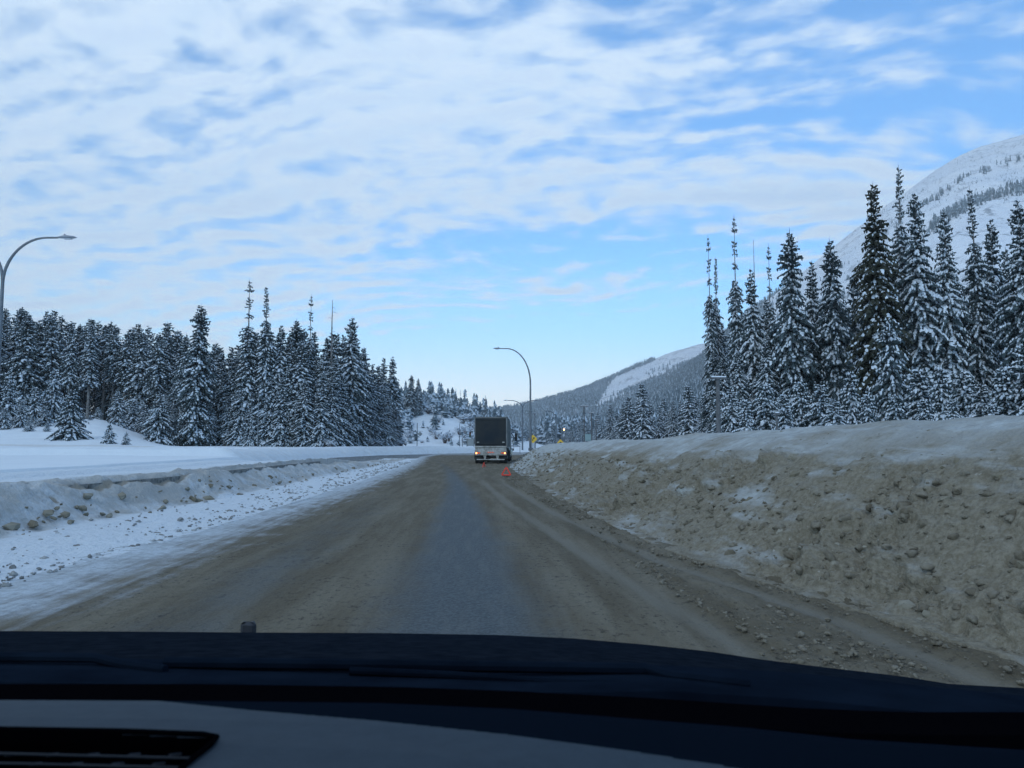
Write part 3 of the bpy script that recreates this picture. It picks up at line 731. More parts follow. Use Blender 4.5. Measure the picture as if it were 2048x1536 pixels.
# ridge B, steep snowy mountain on the right
px, t, PX, T, X, D, Z = mountain('b', SIL_B, 1120, 2450, 420, 1900, 131, ncol=620, nrow=150, rel=0.75)
sx, sy = proj(X, D, Z)
off = sy-sil(SIL_B, sx)
colB = np.zeros(X.shape+(3,)); colB[..., 1] = np.clip(0.6+0.4*((off > 85) & (off < 190)), 0, 1)
o = np_mesh('mountain', np.stack([X, D, Z], -1).reshape(-1, 3), grid_faces(len(t), len(px)), [M_MTN], smooth=True, colors=colB.reshape(-1, 3))
tag(o, kind='structure')
n = 85000
qx = 1125+rng.rand(n)**0.85*1200; qt = rng.rand(n)**0.75
x_, d_, z_ = (interp_grid(px, t, A, qx, qt) for A in (X, D, Z))
ax, ay = proj(x_, d_, z_); off = ay-sil(SIL_B, ax)
dn = fbm(x_/110, d_/110, 4, 9); dn2 = fbm(x_/40, d_/40, 3, 19)
lowf = ss(1560-ax, 0, 130)                      # lower shoulder: closed forest
low_el = ss(ay, 640, 760)                       # and the foot of the slope
band1 = np.exp(-((off-42-10*dn)/9)**2)*0.16*(ax > 1640)
band2 = np.exp(-((off-100-14*dn)/11)**2)*0.75*(ax > 1560)
ridge = 0
p = np.clip(np.maximum(lowf*(0.95 if True else 0)*(dn > -0.5), low_el*0.9*(dn > -0.3))+band1*(dn2 > -0.1)+band2*(dn2 > -0.25)+0.10*(dn2 > -0.1)*(off < 95)*(dn > -0.2), 0, 1)
keep = rng.rand(n) < p
inb = (p > 0.2)[keep]
hh = np.where(ax[keep] < 1560, 9+8*rng.rand(keep.sum()), np.where(inb, 7+8*rng.rand(keep.sum()), 1.5+3.5*rng.rand(keep.sum())))
V2, F2, m2 = far_tree_arrays(np.stack([x_, d_, z_-0.5], -1)[keep], hh, rng, 0.26, 0.16)
o = np_mesh('hillside_forest', np.concatenate([V1, V2]), np.concatenate([F1, F2+len(V1)]), [M_NEEDF, M_SNOWF], np.concatenate([m1, m2]))
tag(o, 'far snow-dusted conifer forest covering the mountain slopes', 'forest', kind='stuff')
# valley-floor wood far behind the junction
n = 4200
y_ = 260+rng.rand(n)**1.3*800; a_ = -0.42+rng.rand(n)*0.95
x_ = a_*y_; z_ = field(x_, y_)
keep = (y_ > 300) | (x_ > 12) | (x_ < -40)
keep &= ~((np.abs(a_-0.012) < 0.022) & (y_ < 520))
V3, F3, m3 = far_tree_arrays(np.stack([x_, y_, z_-0.4], -1)[keep], 8+6*rng.rand(keep.sum()), rng, 0.45, 0.17, tiers=12)
o = np_mesh('valley_forest', V3, F3, [M_NEEDF, M_SNOWF], m3)
tag(o, 'mass of small snowy conifers on the valley floor beyond the junction', 'forest', kind='stuff')

# ------------------------------------------------------------------ conifers
def make_conifer(H, wmax, crown0=0.06, tip=0.25, sparse_top=0.0, snow=0.6, shape='cone', seed=1, dens=1.0, needle=None, droop=0.55, clump=1.0, broken=0.0):
    """returns root empty with trunk and crown; H metres tall"""
    rg = random.Random(seed)
    root = empty('conifer_tree')
    tb = MB(); bend = [rg.uniform(-.02, .02)*H for _ in range(3)]
    def axis_at(f): return Vector((bend[0]*math.sin(f*3.1)*0.6, bend[1]*math.sin(f*2.4+1)*0.6, f*H))
    r0 = 0.009*H+0.05
    tb.tube([axis_at(f) for f in (0, .1, .25, .45, .65, .8, .92, 1.0)], [r0*1.25, r0, r0*.86, r0*.68, r0*.47, r0*.3, r0*.17, 0.02], 7)
    tb.build('trunk', M_BARK, root, smooth=True)
    V = []; Fq = []; M = []
    def quad(a, b, c, d, m):
        i = len(V); V.extend((a, b, c, d)); Fq.append((i, i+1, i+2, i+3)); M.append(m)
    def blob(c, u, v, w, m):
        # lumpy snow pad: six rim points pulled down round a raised centre, as three quads
        i = len(V); pts = []
        for k in range(6):
            t = k*math.pi/3+rg.uniform(-.3, .3); s = rg.uniform(.7, 1.15)
            pts.append(c+u*math.cos(t)*s+v*math.sin(t)*s-w*rg.uniform(.35, .9))
        V.append(c+w); V.extend(pts)
        for k in (0, 2, 4): Fq.append((i, i+1+k, i+1+(k+1) % 6, i+1+(k+2) % 6)); M.append(m)
    z = crown0*H; UP = Vector((0, 0, 1))
    while z < H*0.995:
        f = z/H
        g_ = (f-crown0)/(1-crown0)
        if shape == 'cone': r = wmax*(1-g_)**0.85+tip
        elif shape == 'column': r = wmax*min(1, (1-g_)*2.6)**0.7*(0.75+0.35*math.sin(min(1, g_*1.3)*math.pi))+tip*0.6
        elif shape == 'spire': r = wmax*(max(0, 1-g_/0.80)**0.7*0.70+0.15+0.17*(1-g_)/0.35*(g_ > .65)+0.17*(g_ <= .65))*(1 if g_ < .97 else 0.6)
        else: r = wmax*(1-g_)**0.6+tip
        r *= (0.82+0.36*rg.random())*(1.0+0.22*math.sin(z*1.3+seed)*math.sin(z*.57+seed*2))*1.28
        step = 0.30*clump*(0.7+0.6*rg.random())
        nb = max(4, int((3.6+r*2.6)*dens))
        if g_ > 0.97: nb = 3
        if sparse_top and g_ > 1-sparse_top:
            step *= 1.15; nb = max(3, int(nb*0.7))
            if math.sin(z*2.1+seed)*math.sin(z*.9+1.3*seed) < -0.12 and g_ < 0.93: z += step*.7; continue
        c0 = axis_at(f)
        a0 = rg.random()*6.28
        for b in range(nb):
            a = a0+b*6.283/nb+rg.uniform(-.45, .45)
            L = r*rg.uniform(.62, 1.18)
            if broken and rg.random() < broken: L *= .35
            h = Vector((math.cos(a), math.sin(a), 0)); sd_ = Vector((-math.sin(a), math.cos(a), 0))
            up0 = rg.uniform(-.15, .25)+(0.5*g_ if g_ > .8 else 0); dr = droop*rg.uniform(.7, 1.3)*(1-0.55*g_)
            np_ = max(2, int(L/0.30)+1)
            pz = c0+Vector((0, 0, rg.uniform(-.15, .15)))
            sn = snow*(1.7-0.9*g_)*(0.6+0.8*rg.random())
            hw = (0.15+0.10*L)*clump
            for k in range(np_):
                s = (k+0.75)/np_
                c = pz+h*(L*s)+UP*(L*(up0*s-dr*s*s))
                slope = up0-2*dr*s
                d = (h+UP*slope).normalized()
                w_ = hw*(1.15-0.55*s)*rg.uniform(.7, 1.25); ln = L/np_*0.85+0.12
                tlt = rg.uniform(-.35, .35)
                sv = (sd_+UP*tlt*0.6)
                # two drooping needle fans either side of the branch
                for sg in (-1, 1):
                    e = c+sv*sg*w_-UP*(w_*rg.uniform(.35, .9))+d*ln*rg.uniform(.1, .6)
                    quad(c-d*ln*.5, c+d*ln*.55, e+d*ln*.15, e-d*ln*rg.uniform(.35, .6), 0)
                # hanging twigs underneath
                if rg.random() < .55:
                    q = c-UP*rg.uniform(.18, .42)*clump
                    quad(c-d*ln*.4, c+d*ln*.4, q+d*ln*.15+sd_*rg.uniform(-.1, .1), q-d*ln*.2, 0)
                if rg.random() < sn:
                    bs = w_*rg.uniform(.7, 1.25)
                    if rg.random() < 0.42:
                        blob(c+UP*0.05, d*(ln*rg.uniform(.35, .65)), sv*bs*.8, UP*rg.uniform(.05, .12)*(0.6+clump*.6), 1)
                    else:   # heavy snow folded over the drooping bough end
                        dd_ = (h*rg.uniform(.35, .8)-UP).normalized(); nn_ = (h+UP*rg.uniform(.3, .9)+sd_*rg.uniform(-.4, .4)).normalized()
                        blob(c+nn_*0.07+sv*rg.uniform(-.5, .5)*w_, dd_*(ln*rg.uniform(.4, .75)), sd_*bs*rg.uniform(.45, .9), nn_*rg.uniform(.04, .10)*(0.6+clump*.6), 1)
        z += step
    i = len(V); tp = axis_at(1.0)
    quad(tp-UP*.5+Vector((.06, 0, 0)), tp-UP*.5-Vector((.06, 0, 0)), tp+UP*.35, tp+UP*.35+Vector((.01, 0, 0)), 0)
    np_mesh('crown', np.array([tuple(v) for v in V]), np.array(Fq), [needle or M_NEED, M_SNOWT], M, parent=root)
    return root
def make_snag(H, seed):
    rg = random.Random(seed); root = empty('dead_tree'); tb = MB()
    tb.tube([(0, 0, 0), (0.1, 0, H*.4), (-.05, .05, H*.75), (0, 0, H)], [.2, .15, .09, .03], 6)
    tb.build('trunk', M_BARK, root)
    b = MB(); b.tube([(0.02, 0.01, H*.5), (-.03, .03, H*.76), (0, 0, H*.99)], [.05, .04, .02], 5)
    for k in range(14):
        z = H*(0.55+.42*rg.random()); a = rg.random()*6.28; L = rg.uniform(.5, 1.4)*(1.2-z/H*.6)
        e = Vector((math.cos(a)*L, math.sin(a)*L, z-rg.uniform(-.05, .35)))
        b.tube([(0, 0, z), (e+Vector((0, 0, z)))/2+Vector((0, 0, .12)), e], [.035, .025, .012], 4)
    b.build('branches', M_BARK, root)
    return root
def make_bush(seed, h=1.6, n=26):
    rg = random.Random(seed); root = empty('snowy_bush'); b = MB(); s = MB()
    for k in range(n):
        a = rg.random()*6.28; r = rg.uniform(.2, 1.1)*h*.8; hh = h*rg.uniform(.5, 1.05)
        p1 = Vector((math.cos(a)*r*.45, math.sin(a)*r*.45, hh*.65)); p2 = Vector((math.cos(a)*r, math.sin(a)*r, hh))
        b.tube([(0, 0, -.2), p1, p2], [.03, .02, .006], 4, caps=False)
        for j in range(4):
            q = p1.lerp(p2, rg.random()); e = q+Vector((rg.uniform(-.45, .45), rg.uniform(-.45, .45), rg.uniform(-.05, .4)))
            b.tube([q, e], [.012, .005], 3, caps=False)
            if rg.random() < .75:
                u = (e-q)*.6; c = (q+e)/2+Vector((0, 0, .04)); w = u.cross(Vector((0, 0, 1))).normalized()*rg.uniform(.05, .12)
                s.add([c-u, c+w-Vector((0, 0, .05)), c+u, c-w-Vector((0, 0, .05)), c+Vector((0, 0, .07))], [(0, 1, 4), (1, 2, 4), (2, 3, 4), (3, 0, 4)])
    b.build('twigs', M_TWIG, root); s.build('snow_cover', M_SNOWT, root)
    return root

PROTO = {}
def proto(key, **kw):
    r = make_snag(**kw) if key.startswith('snag') else make_bush(**kw) if key.startswith('bush') else make_conifer(**kw)
    PROTO[key] = (r, kw.get('H', 1.0), [False])
proto('full1', H=20, wmax=2.1, crown0=.03, snow=.80, seed=1, shape='cone')
proto('full2', H=20, wmax=1.75, crown0=.04, snow=.66, seed=2, shape='column')
proto('full3', H=22, wmax=2.0, crown0=.05, snow=.72, seed=3, shape='column', dens=.9)
proto('full4', H=18, wmax=2.3, crown0=.02, snow=.9, seed=4, shape='cone')
proto('spire1', H=26, wmax=1.9, crown0=.04, snow=.55, seed=5, shape='spire', sparse_top=.30, droop=.45)
proto('spire2', H=26, wmax=2.2, crown0=.03, snow=.60, seed=6, shape='spire', sparse_top=.22, droop=.5)
proto('dark1', H=25, wmax=2.2, crown0=.05, snow=.22, seed=7, shape='column', needle=M_NEEDB, dens=1.15)
proto('dark2', H=22, wmax=2.0, crown0=.06, snow=.42, seed=8, shape='column', dens=1.1)
proto('bare1', H=21, wmax=1.4, crown0=.46, snow=.50, seed=9, shape='column', dens=.8)
proto('bare2', H=20, wmax=1.3, crown0=.38, snow=.56, seed=10, shape='cone', dens=.85)
proto('young1', H=8, wmax=2.0, crown0=.02, snow=.85, seed=11, shape='cone', clump=.8)
proto('young2', H=7, wmax=1.6, crown0=.02, snow=.98, seed=12, shape='cone', clump=.85)
proto('young3', H=9, wmax=2.5, crown0=.02, snow=.50, seed=13, shape='cone', clump=.8, dens=1.1)
proto('tiny', H=2.4, wmax=.75, crown0=.02, tip=.05, snow=.5, seed=14, shape='cone', clump=.42)
proto('mid1', H=12, wmax=1.7, crown0=.03, snow=.85, seed=15, shape='cone', clump=1.1, dens=.8)
proto('mid2', H=13, wmax=1.5, crown0=.06, snow=.75, seed=16, shape='column', clump=1.1, dens=.8)
proto('snag1', H=24, seed=17); proto('snag2', H=22, seed=18)
proto('bush1', seed=19); proto('bush2', seed=20, h=1.3, n=20)
NTREE = [0]
def place(key, x, y, height=None, label=None, group=None, rz=None, wide=1.0, zoff=-0.25, name=None, cat='tree', z=None):
    r, H0, used = PROTO[key]
    o = copy_tree(r) if used[0] else r
    used[0] = True
    z0 = float(field(np.array(x), np.array(y))) if z is None else z
    sc_ = (height/H0 if height else 1.0)
    o.location = (x, y, z0+zoff); o.rotation_euler = (0, 0, rz if rz is not None else random.random()*6.28)
    sxy = sc_**0.8*wide if height and H0 > 1.5 else sc_*wide
    o.scale = (sxy, sxy, sc_)
    for k in ('label', 'category', 'group', 'kind'):
        if k in o: del o[k]
    tag(o, label, cat, group)
    NTREE[0] += 1
    return o
def place_px(key, px, top, Y, label=None, group=None, **kw):
    """tree whose top shows at a pixel of the photo, standing Y metres ahead"""
    p = P(px, top, Y)
    z0 = float(field(np.array(p.x), np.array(Y)))
    return place(key, p.x, Y, max(1.0, p.z-z0+0.25), label, group, **kw)

# --- left woods
G_LB = 'conifers of the closed wood on the rise at the far left'
L_LB = 'snow-dusted conifer in the closed wood at the far left, behind the white meadow'
envLB = [(-120, 600), (0, 618), (35, 612), (75, 614), (115, 617), (140, 634), (175, 632), (240, 638), (290, 650), (335, 642), (375, 668), (430, 684), (470, 694), (520, 690)]
rg = random.Random(21)
for row, (Y, n, dip) in enumerate(((131, 16, 14), (137, 16, 5), (144, 17, 0), (152, 17, 0), (162, 14, 6))):
    for k in range(n):
        px = -110+(k+rg.random()*.8)*(560/n)
        py = sil(envLB, px)+dip+abs(rg.gauss(0, 13))
        key = rg.choice(['bare1', 'bare2', 'bare1', 'bare2', 'bare1', 'full3']) if px > 120 else rg.choice(['full2', 'full3', 'full2', 'dark2', 'full1'])
        place_px(key, px, py, Y+rg.uniform(-3, 3), L_LB, G_LB, wide=rg.uniform(.95, 1.25))
G_LU = 'young conifers along the foot of the far left wood'
L_LU = 'small snow-laden conifer at the foot of the closed wood, edge of the white meadow'
for px, top, Y in ((-40, 770, 104), (20, 760, 102), (45, 800, 98), (72, 775, 103), (10, 815, 95), (90, 812, 100), (168, 830, 118), (197, 815, 122), (268, 800, 124), (290, 810, 121), (300, 825, 118), (180, 850, 112), (330, 790, 119), (110, 740, 106), (60, 835, 92), (95, 845, 92)):
    place_px(rg.choice(['young1', 'young2', 'young2']), px, top, Y, L_LU, G_LU, wide=rg.uniform(.9, 1.2))
place_px('young3', 145, 780, 82, 'dark broad conifer with sagging snowy skirts, standing alone at left of the white meadow', name='x')
place_px('young1', 237, 783, 112, 'rounded young conifer striped with snow, back of the white meadow below the bare trunks')
place_px('tiny', 220, 849, 76, 'small dark sapling conifer on the left white meadow, the larger of two')
place_px('tiny', 253, 866, 75, 'tiniest sapling conifer on the left white meadow, the smaller of two')
place_px('young1', 320, 790, 100, 'snowy conifer at the right rim of the white meadow, left corner of the dense stand', wide=1.1)
# main stand
G_LM = 'conifers of the dense stand left of the road'
L_LM = 'snow-plastered conifer inside the dense stand between the white meadow and the cut slope'
envLM = [(310, 790), (340, 770), (370, 730), (420, 700), (440, 690), (480, 690), (520, 660), (560, 668), (600, 655), (650, 668), (700, 655), (730, 690), (752, 720), (775, 740), (800, 790), (830, 830)]
for row, (Y, n, dip) in enumerate(((103, 20, 60), (106, 21, 26), (110, 21, 8), (115, 19, 0))):
    for k in range(n):
        px = 325+(k+rg.random()*.8)*(475/n)
        py = min(sil(envLM, px)+dip*rg.uniform(.5, 1.9)+abs(rg.gauss(0, 9)), 850)
        key = rg.choice(['full1', 'full4', 'full2', 'full3', 'full1', 'full4'])
        place_px(key, px, py, Y+rg.uniform(-1.5, 1.5)+max(0, px-670)*.17, L_LM, G_LM, wide=rg.uniform(.9, 1.2))
SPEC_L = [('dark2', 402, 608, 101, 'tall conifer with a tufted crown and snow lumps, left part of the dense left stand', .85),
 ('spire1', 500, 560, 104, 'very tall thin-topped conifer, highest tree of the left stand', .95),
 ('spire2', 533, 575, 104, 'tall ragged conifer just right of the highest tree of the left stand', .85),
 ('spire1', 623, 590, 107, 'tall conifer with a bare whip-like tufted top, middle of the left stand', .7),
 ('snag1', 665, 600, 107, 'leafless dead tree with stubby branches poking above the left stand', 1.2),
 ('full3', 705, 636, 106, 'bushy-topped tall conifer near the right end of the left stand', .95),
 ('dark2', 594, 638, 108, 'dark pointed conifer between the two thin whip tops of the left stand', .85),
 ('full2', 563, 652, 105, 'narrow pointed conifer right beside the ragged tall one in the left stand', .9),
 ('full1', 768, 716, 112, 'left one of twin pointed conifers at the right end of the left stand', .8),
 ('full2', 785, 714, 113, 'right one of twin pointed conifers at the right end of the left stand', .85)]
for key, px, top, Y, lab, w in SPEC_L: place_px(key, px, top, Y+max(0, px-670)*.14, lab, wide=w)
# hill behind the truck
G_LH = 'small conifers along the hill above the cut slope'
L_LH = 'small snowy conifer on the hill above the white cut slope left of the truck'
envH = [(795, 775), (830, 768), (860, 785), (900, 792), (940, 803), (985, 818), (1010, 838)]
for k in range(46):
    px = 792+k*4.6+rg.uniform(-4, 4); Y = rg.choice((205, 214, 222, 232))
    place_px(rg.choice(['mid1', 'mid2', 'mid1']), px, sil(envH, px)+abs(rg.gauss(0, 9))+3+(232-Y)*.5, Y, L_LH, G_LH, wide=rg.uniform(.8, 1.1))
place_px('dark2', 823, 750, 196, 'dark pointed conifer at the left top of the hill above the cut slope', wide=.9)
place_px('full2', 837, 757, 198, 'second dark pointed conifer at the hill top, right of the first', wide=.9)
for px, top, lab in ((912, 777, 'slim dark conifer alone above the hill line'), (921, 780, 'bushy dark conifer next to the slim one above the hill line'), (971, 790, 'thin bare-stemmed conifer over the truck roof, right end of the hill')):
    place_px('spire1', px, top, 215, lab, wide=.75)

# --- right wood
SPEC_R = [('spire1', 1416, 472, 88, 'tall thin conifer at the left edge of the right wood, leaning trunk pair', .62),
 ('spire2', 1431, 516, 90, 'slightly shorter conifer hard against the leftmost tall one of the right wood', .6),
 ('spire1', 1468, 432, 84, 'second tall spire from the left in the right wood, tufted needle top', .72),
 ('full2', 1502, 540, 82, 'pointed snowy conifer below the bare pole top in the right wood', .85),
 ('snag2', 1507, 480, 86, 'bare dead pole tree sticking up from the right wood', .8),
 ('spire1', 1537, 490, 82, 'conifer with a flat tufted crown over a bare neck in the right wood', .68),
 ('dark2', 1579, 460, 76, 'full dark pointed conifer in the middle left of the right wood', .92),
 ('full2', 1624, 525, 80, 'mid-height snowy conifer between two taller ones, centre of the right wood', .9),
 ('dark2', 1659, 477, 76, 'tall pointed conifer in the centre of the right wood, snow-edged boughs', .84),
 ('mid2', 1706, 558, 78, 'short narrow dark conifer in the notch left of the great brown one', 1.0),
 ('dark1', 1746, 367, 66, 'great brown-green conifer with almost no snow on its middle, right wood', .86),
 ('spire2', 1797, 334, 70, 'highest tree of the right wood, open antler-like top', .84),
 ('full3', 1829, 388, 67, 'broad-shouldered conifer just right of the highest tree', .92),
 ('full3', 1888, 424, 66, 'bushy snowy conifer against the bright mountainside, right of the highest pair', .82),
 ('spire2', 1940, 380, 66, 'conifer with bare forked tip standing before the mountain, right part of the right wood', .95),
 ('full2', 1981, 440, 68, 'slender snowy conifer before the mountain, second from the right frame edge', .85),
 ('full3', 2034, 402, 62, 'tall dense conifer at the right frame edge', .95),
 ('full3', 2085, 380, 60, 'tall dense conifer just beyond the right frame edge', 1.0)]
for key, px, top, Y, lab, w in SPEC_R: place_px(key, px, top, Y, lab, wide=w*.78)
place_px('young3', 1778, 640, 55, 'conifer with long drooping snow-lined boughs in front of the great brown one', wide=.72)
G_RF = 'snowy conifers filling the right wood'
L_RF = 'thickly snowed conifer low in the right wood, among the tall ones behind the sandy bank'
envR = [(1400, 700), (1440, 640), (1480, 590), (1540, 590), (1600, 570), (1680, 580), (1760, 560), (1850, 520), (1920, 520), (1990, 510), (2060, 480), (2200, 470)]
for row, (Y, n, dip) in enumerate(((96, 15, -10), (88, 14, 20), (78, 14, 70))):
    for k in range(n):
        px = 1415+(k+rg.random()*.7)*(720/n)
        py = sil(envR, px)+dip+rg.uniform(0, 60)
        place_px(rg.choice(['full1', 'full2', 'full3', 'full4', 'dark2']), px, py, Y+rg.uniform(-2, 2), L_RF, G_RF, wide=rg.uniform(.68, .86))
G_RY = 'young conifers along the front of the right wood'
L_RY = 'low young conifer loaded with snow, in the row right behind the sandy bank'
for px, top, Y in ((1462, 780, 60), (1492, 800, 56), (1530, 770, 58), (1568, 790, 55), (1600, 765, 57), (1640, 770, 56), (1668, 800, 50), (1700, 745, 56), (1735, 790, 50), (1790, 790, 50), (1838, 740, 52), (1880, 735, 50), (1850, 800, 46), (1925, 745, 50), (1960, 770, 48), (2010, 740, 46), (2045, 690, 46), (2080, 720, 44), (1905, 800, 44), (1985, 810, 42), (1445, 820, 62)):
    place_px(rg.choice(['young2', 'young2', 'young1']), px, top, Y, L_RY, G_RY, wide=rg.uniform(.85, 1.2))
# trees in the middle distance, right of the junction
G_RM = 'snowy conifers beyond the bank between the signs and the right wood'
L_RM = 'smallish snowy conifer beyond the bank, between yellow signs and right wood'
envM = [(1085, 862), (1130, 855), (1190, 838), (1220, 815), (1260, 810), (1300, 800), (1340, 810), (1380, 805), (1420, 800)]
for k in range(38):
    px = 1092+k*8.9+rg.uniform(-6, 6); Y = rg.uniform(0, 30)+np.interp(px, [1088, 1180, 1230, 1400], [265, 220, 135, 115])
    place_px(rg.choice(['mid1', 'mid2', 'mid1', 'full4']), px, sil(envM, px)+rg.uniform(-12, 14), Y, L_RM, G_RM, wide=rg.uniform(.8, 1.1))
place_px('mid1', 1283, 768, 125, 'pointed conifer standing above its neighbours, centre of the middle-distance trees', wide=1.1)
place_px('mid2', 1257, 795, 130, 'pointed conifer left of the tallest middle-distance one', wide=1.1)
place_px('mid1', 1375, 772, 120, 'middle-distance conifer nearest the thick wooden pole', wide=1.2)
# bushes
G_BL = 'snowy bushes along the foot of the left stand'
L_BL = 'leafless purple-brown bush dusted with snow at the foot of the left stand'
for k in range(13):
    px = 640+k*14+rg.uniform(-9, 9); Y = rg.uniform(100, 102)+max(0, px-660)*.17; p = P(px, 890, Y)
    place(rg.choice(['bush1', 'bush2']), p.x, Y, rg.uniform(.5, 1.0), L_BL, G_BL, cat='bush')
G_BH = 'scrubby bushes on the white cut slope'
L_BH = 'scrubby bush half buried in snow on the cut slope left of the truck'
for k in range(40):
    x = rg.uniform(-34, -6); Y = rg.uniform(165, 210)
    place(rg.choice(['bush1', 'bush2']), x, Y, rg.uniform(.5, 1.9), L_BH, G_BH, cat='bush')

rng = np.random.RandomState(77)
n = 3000
bx_ = -44+rng.rand(n)*46; by_ = 163+rng.rand(n)*75
bz_ = field(bx_, by_)
dens_ = ss(by_, 176, 205)+fbm(bx_*.12, by_*.12, 3, 5)*.6
kp = (dens_ > 0.42) & ((by_ > 203+5*fbm(bx_*.2, by_*0, 2, 6)) | (bx_/by_ < -0.135)) | (rng.rand(n) < .03)
V4, F4, m4 = far_tree_arrays(np.stack([bx_, by_, bz_-.2], -1)[kp], 1.4+2.6*rng.rand(kp.sum())**2, rng, 0.55, 0.42, tiers=6)
o = np_mesh('hill_brush', V4, F4, [M_NEEDF, M_SNOWF], m4)
tag(o, 'dense snow-covered brush over the top of the hill left of the truck', 'brush', kind='stuff')

# ------------------------------------------------------------------ street furniture
def arc_arm(z0, reach, rise, sgn, n=14):
    return [Vector((sgn*reach*(1-math.cos(t)), 0, z0+rise*math.sin(t))) for t in [math.pi/2*k/(n-1) for k in range(n)]]
def street_lamp(x, y, z, H, arms, label, split, group=None, r=0.09, rz=0, reach=2.4):
    root = empty('street_lamp', (x, y, z), rz); tag(root, label, 'street lamp', group)
    b = MB(); b.tube([(0, 0, 0), (0, 0, split*.55), (0, 0, split)], [r*1.25, r, r*.72], 12); b.build('pole', M_STEEL, root, True)
    b = MB(); b.tube([(0, 0, split*.56), (0, 0, split*.56+.12)], [r*1.45, r*1.45], 12); b.build('collar', M_STEEL, root, True); b = MB(); b.tube([(0, 0, 0), (0, 0, .25)], [r*2, r*1.9], 12); b.build('base', M_STEEL, root, True)
    for sg in arms:
        b = MB(); pts = arc_arm(split-.05, reach, H-split, sg); pts.append(pts[-1]+Vector((sg*.5, 0, .0)))
        b.tube(pts, [r*.72-(r*.3)*k/len(pts) for k in range(len(pts))], 10); arm = b.build('arm', M_STEEL, root, True)
        e = pts[-1]; b = MB(); L = .85
        prof = [(-.02, .05, .04), (.18, .13, .085), (.45, .16, .10), (.7, .12, .07), (L, .03, .02)]
        vs = []; n = 10
        for dx, w, h in prof:
            for k in range(n):
                t = 2*math.pi*k/n; vs.append((e.x+sg*dx, e.y+math.cos(t)*w, e.z+math.sin(t)*h*(1 if math.sin(t) > 0 else .55)+.01))
        fs = [(i*n+k, i*n+(k+1) % n, (i+1)*n+(k+1) % n, (i+1)*n+k) for i in range(len(prof)-1) for k in range(n)]+[tuple(range(n)), tuple(range((len(prof)-1)*n, len(prof)*n))]
        b.add(vs, fs); b.tube([(e.x+sg*.3, e.y, e.z+.10), (e.x+sg*.3, e.y, e.z+.17)], .04, 8)
        lum = b.build('luminaire', M_LUM, root, True)
        b = MB(); b.bbox((e.x+sg*.45, e.y, e.z-.055), (.36, .2, .03), .01); b.build('lamp_glass', M_LENS, lum)
    return root
def gz(x, y): return float(field(np.array(float(x)), np.array(float(y))))
p = P(-13, 890, 34); street_lamp(p.x, 34, .7, 10.35, (1, -1), 'tall double-armed grey street lamp rising at the left frame edge', 8.2, r=.10, reach=1.95)
p = P(1061, 890, 74); street_lamp(p.x, 74, .9, 10.15, (-1,), 'tall street lamp with one long curved arm, rising right of the truck', 6.7, r=.11, reach=2.35)
p = P(1045, 890, 155); street_lamp(p.x, 155, 0.2, 10.5, (-1, 1), 'double-armed street lamp just left of the tall single-armed one', 8.9, r=.15, reach=2.6)
p = P(1113, 890, 195); street_lamp(p.x, 195, .3, 10, (-1,), 'single-armed street lamp above the lower yellow sign', 7.7, r=.19, reach=2.3)
p = P(1124, 890, 235); street_lamp(p.x, 235, .3, 10, (-1,), 'farther single-armed street lamp, just right of the one over the yellow sign', 7.4, r=.2, reach=2.4)
p = P(919, 890, 150); street_lamp(p.x, 150, .2, 6.0, (1,), 'slim lamp with short curved arm left of the truck before the cut slope', 5.2, r=.07, reach=.6)
p = P(515, 890, 96); street_lamp(p.x, 96, .8, 8.6, (1,), 'pale thin lamp post in front of the left stand', 8.0, r=.055, reach=.35)

def box_signal(root, x, y, z, nl=3, lit=None, facing=-1):
    b = MB(); b.bbox((x, y, z), (.36, .24, 1.05), .03); s = b.build('signal_head', M_BLK, root)
    for k in range(nl):
        zz = z+.33-.33*k
        c = MB(); pts = []
        c.tube([(x, y+facing*.12, zz), (x, y+facing*.15, zz)], .11, 14)
        col = ((.25, .02, .02), (.3, .16, .02), (.02, .2, .08))[k]
        m = mat('signal_lens_%d' % k, col, .3) if lit != k else mat('signal_lens_lit', (.9, .35, .08), .3, emit=((1.0, .50, .16), 5.0))
        c.build('lens', m, s)
        v = MB()
        for j in range(9):
            a0 = math.pi*(-.1+1.2*j/9); a1 = math.pi*(-.1+1.2*(j+1)/9)
            v.add([(x+.13*math.cos(a0), y+facing*.12, zz+.13*math.sin(a0)), (x+.13*math.cos(a1), y+facing*.12, zz+.13*math.sin(a1)),
                   (x+.13*math.cos(a1), y+facing*.32, zz+.13*math.sin(a1)), (x+.13*math.cos(a0), y+facing*.32, zz+.13*math.sin(a0))], [(0, 1, 2, 3)])
        v.build('visor', M_BLK, s)
    return s
# traffic signal at left with curved mast
p = P(925, 890, 144); rt = empty('traffic_signal', (p.x, 144, .3)); tag(rt, 'black traffic signal hanging from a curved mast, left of the truck', 'traffic signal')
b = MB(); b.tube([(0, 0, 0), (0, 0, 1.2), (0, 0, 2.2)]+[(1.35*(1-math.cos(t)), 0, 2.2+1.0*math.sin(t)) for t in [math.pi/2*k/8 for k in range(1, 9)]], .07, 8); b.build('mast', M_STEEL, rt, True)
box_signal(rt, 1.45, 0, 3.1); b = MB(); b.bbox((0.05, 0, .35), (.5, .35, .6), .03); b.build('control_box', M_BACK, rt)
# signboard on two posts, back side
p = P(941, 890, 146); rt = empty('sign_board', (p.x, 146, .5)); rt.scale = (1.2, 1.2, 1.1); tag(rt, 'plain grey rectangular board on two posts, directly left of the truck', 'sign')
b = MB(); b.bbox((0, 0, 1.35), (1.02, .05, 1.3), .02); b.build('panel', M_BACK, rt)
for sx_ in (-.58, .52):
    b = MB(); b.box((sx_, .05, .95), (.11, .11, 2.1)); b.build('post', M_WOOD, rt)
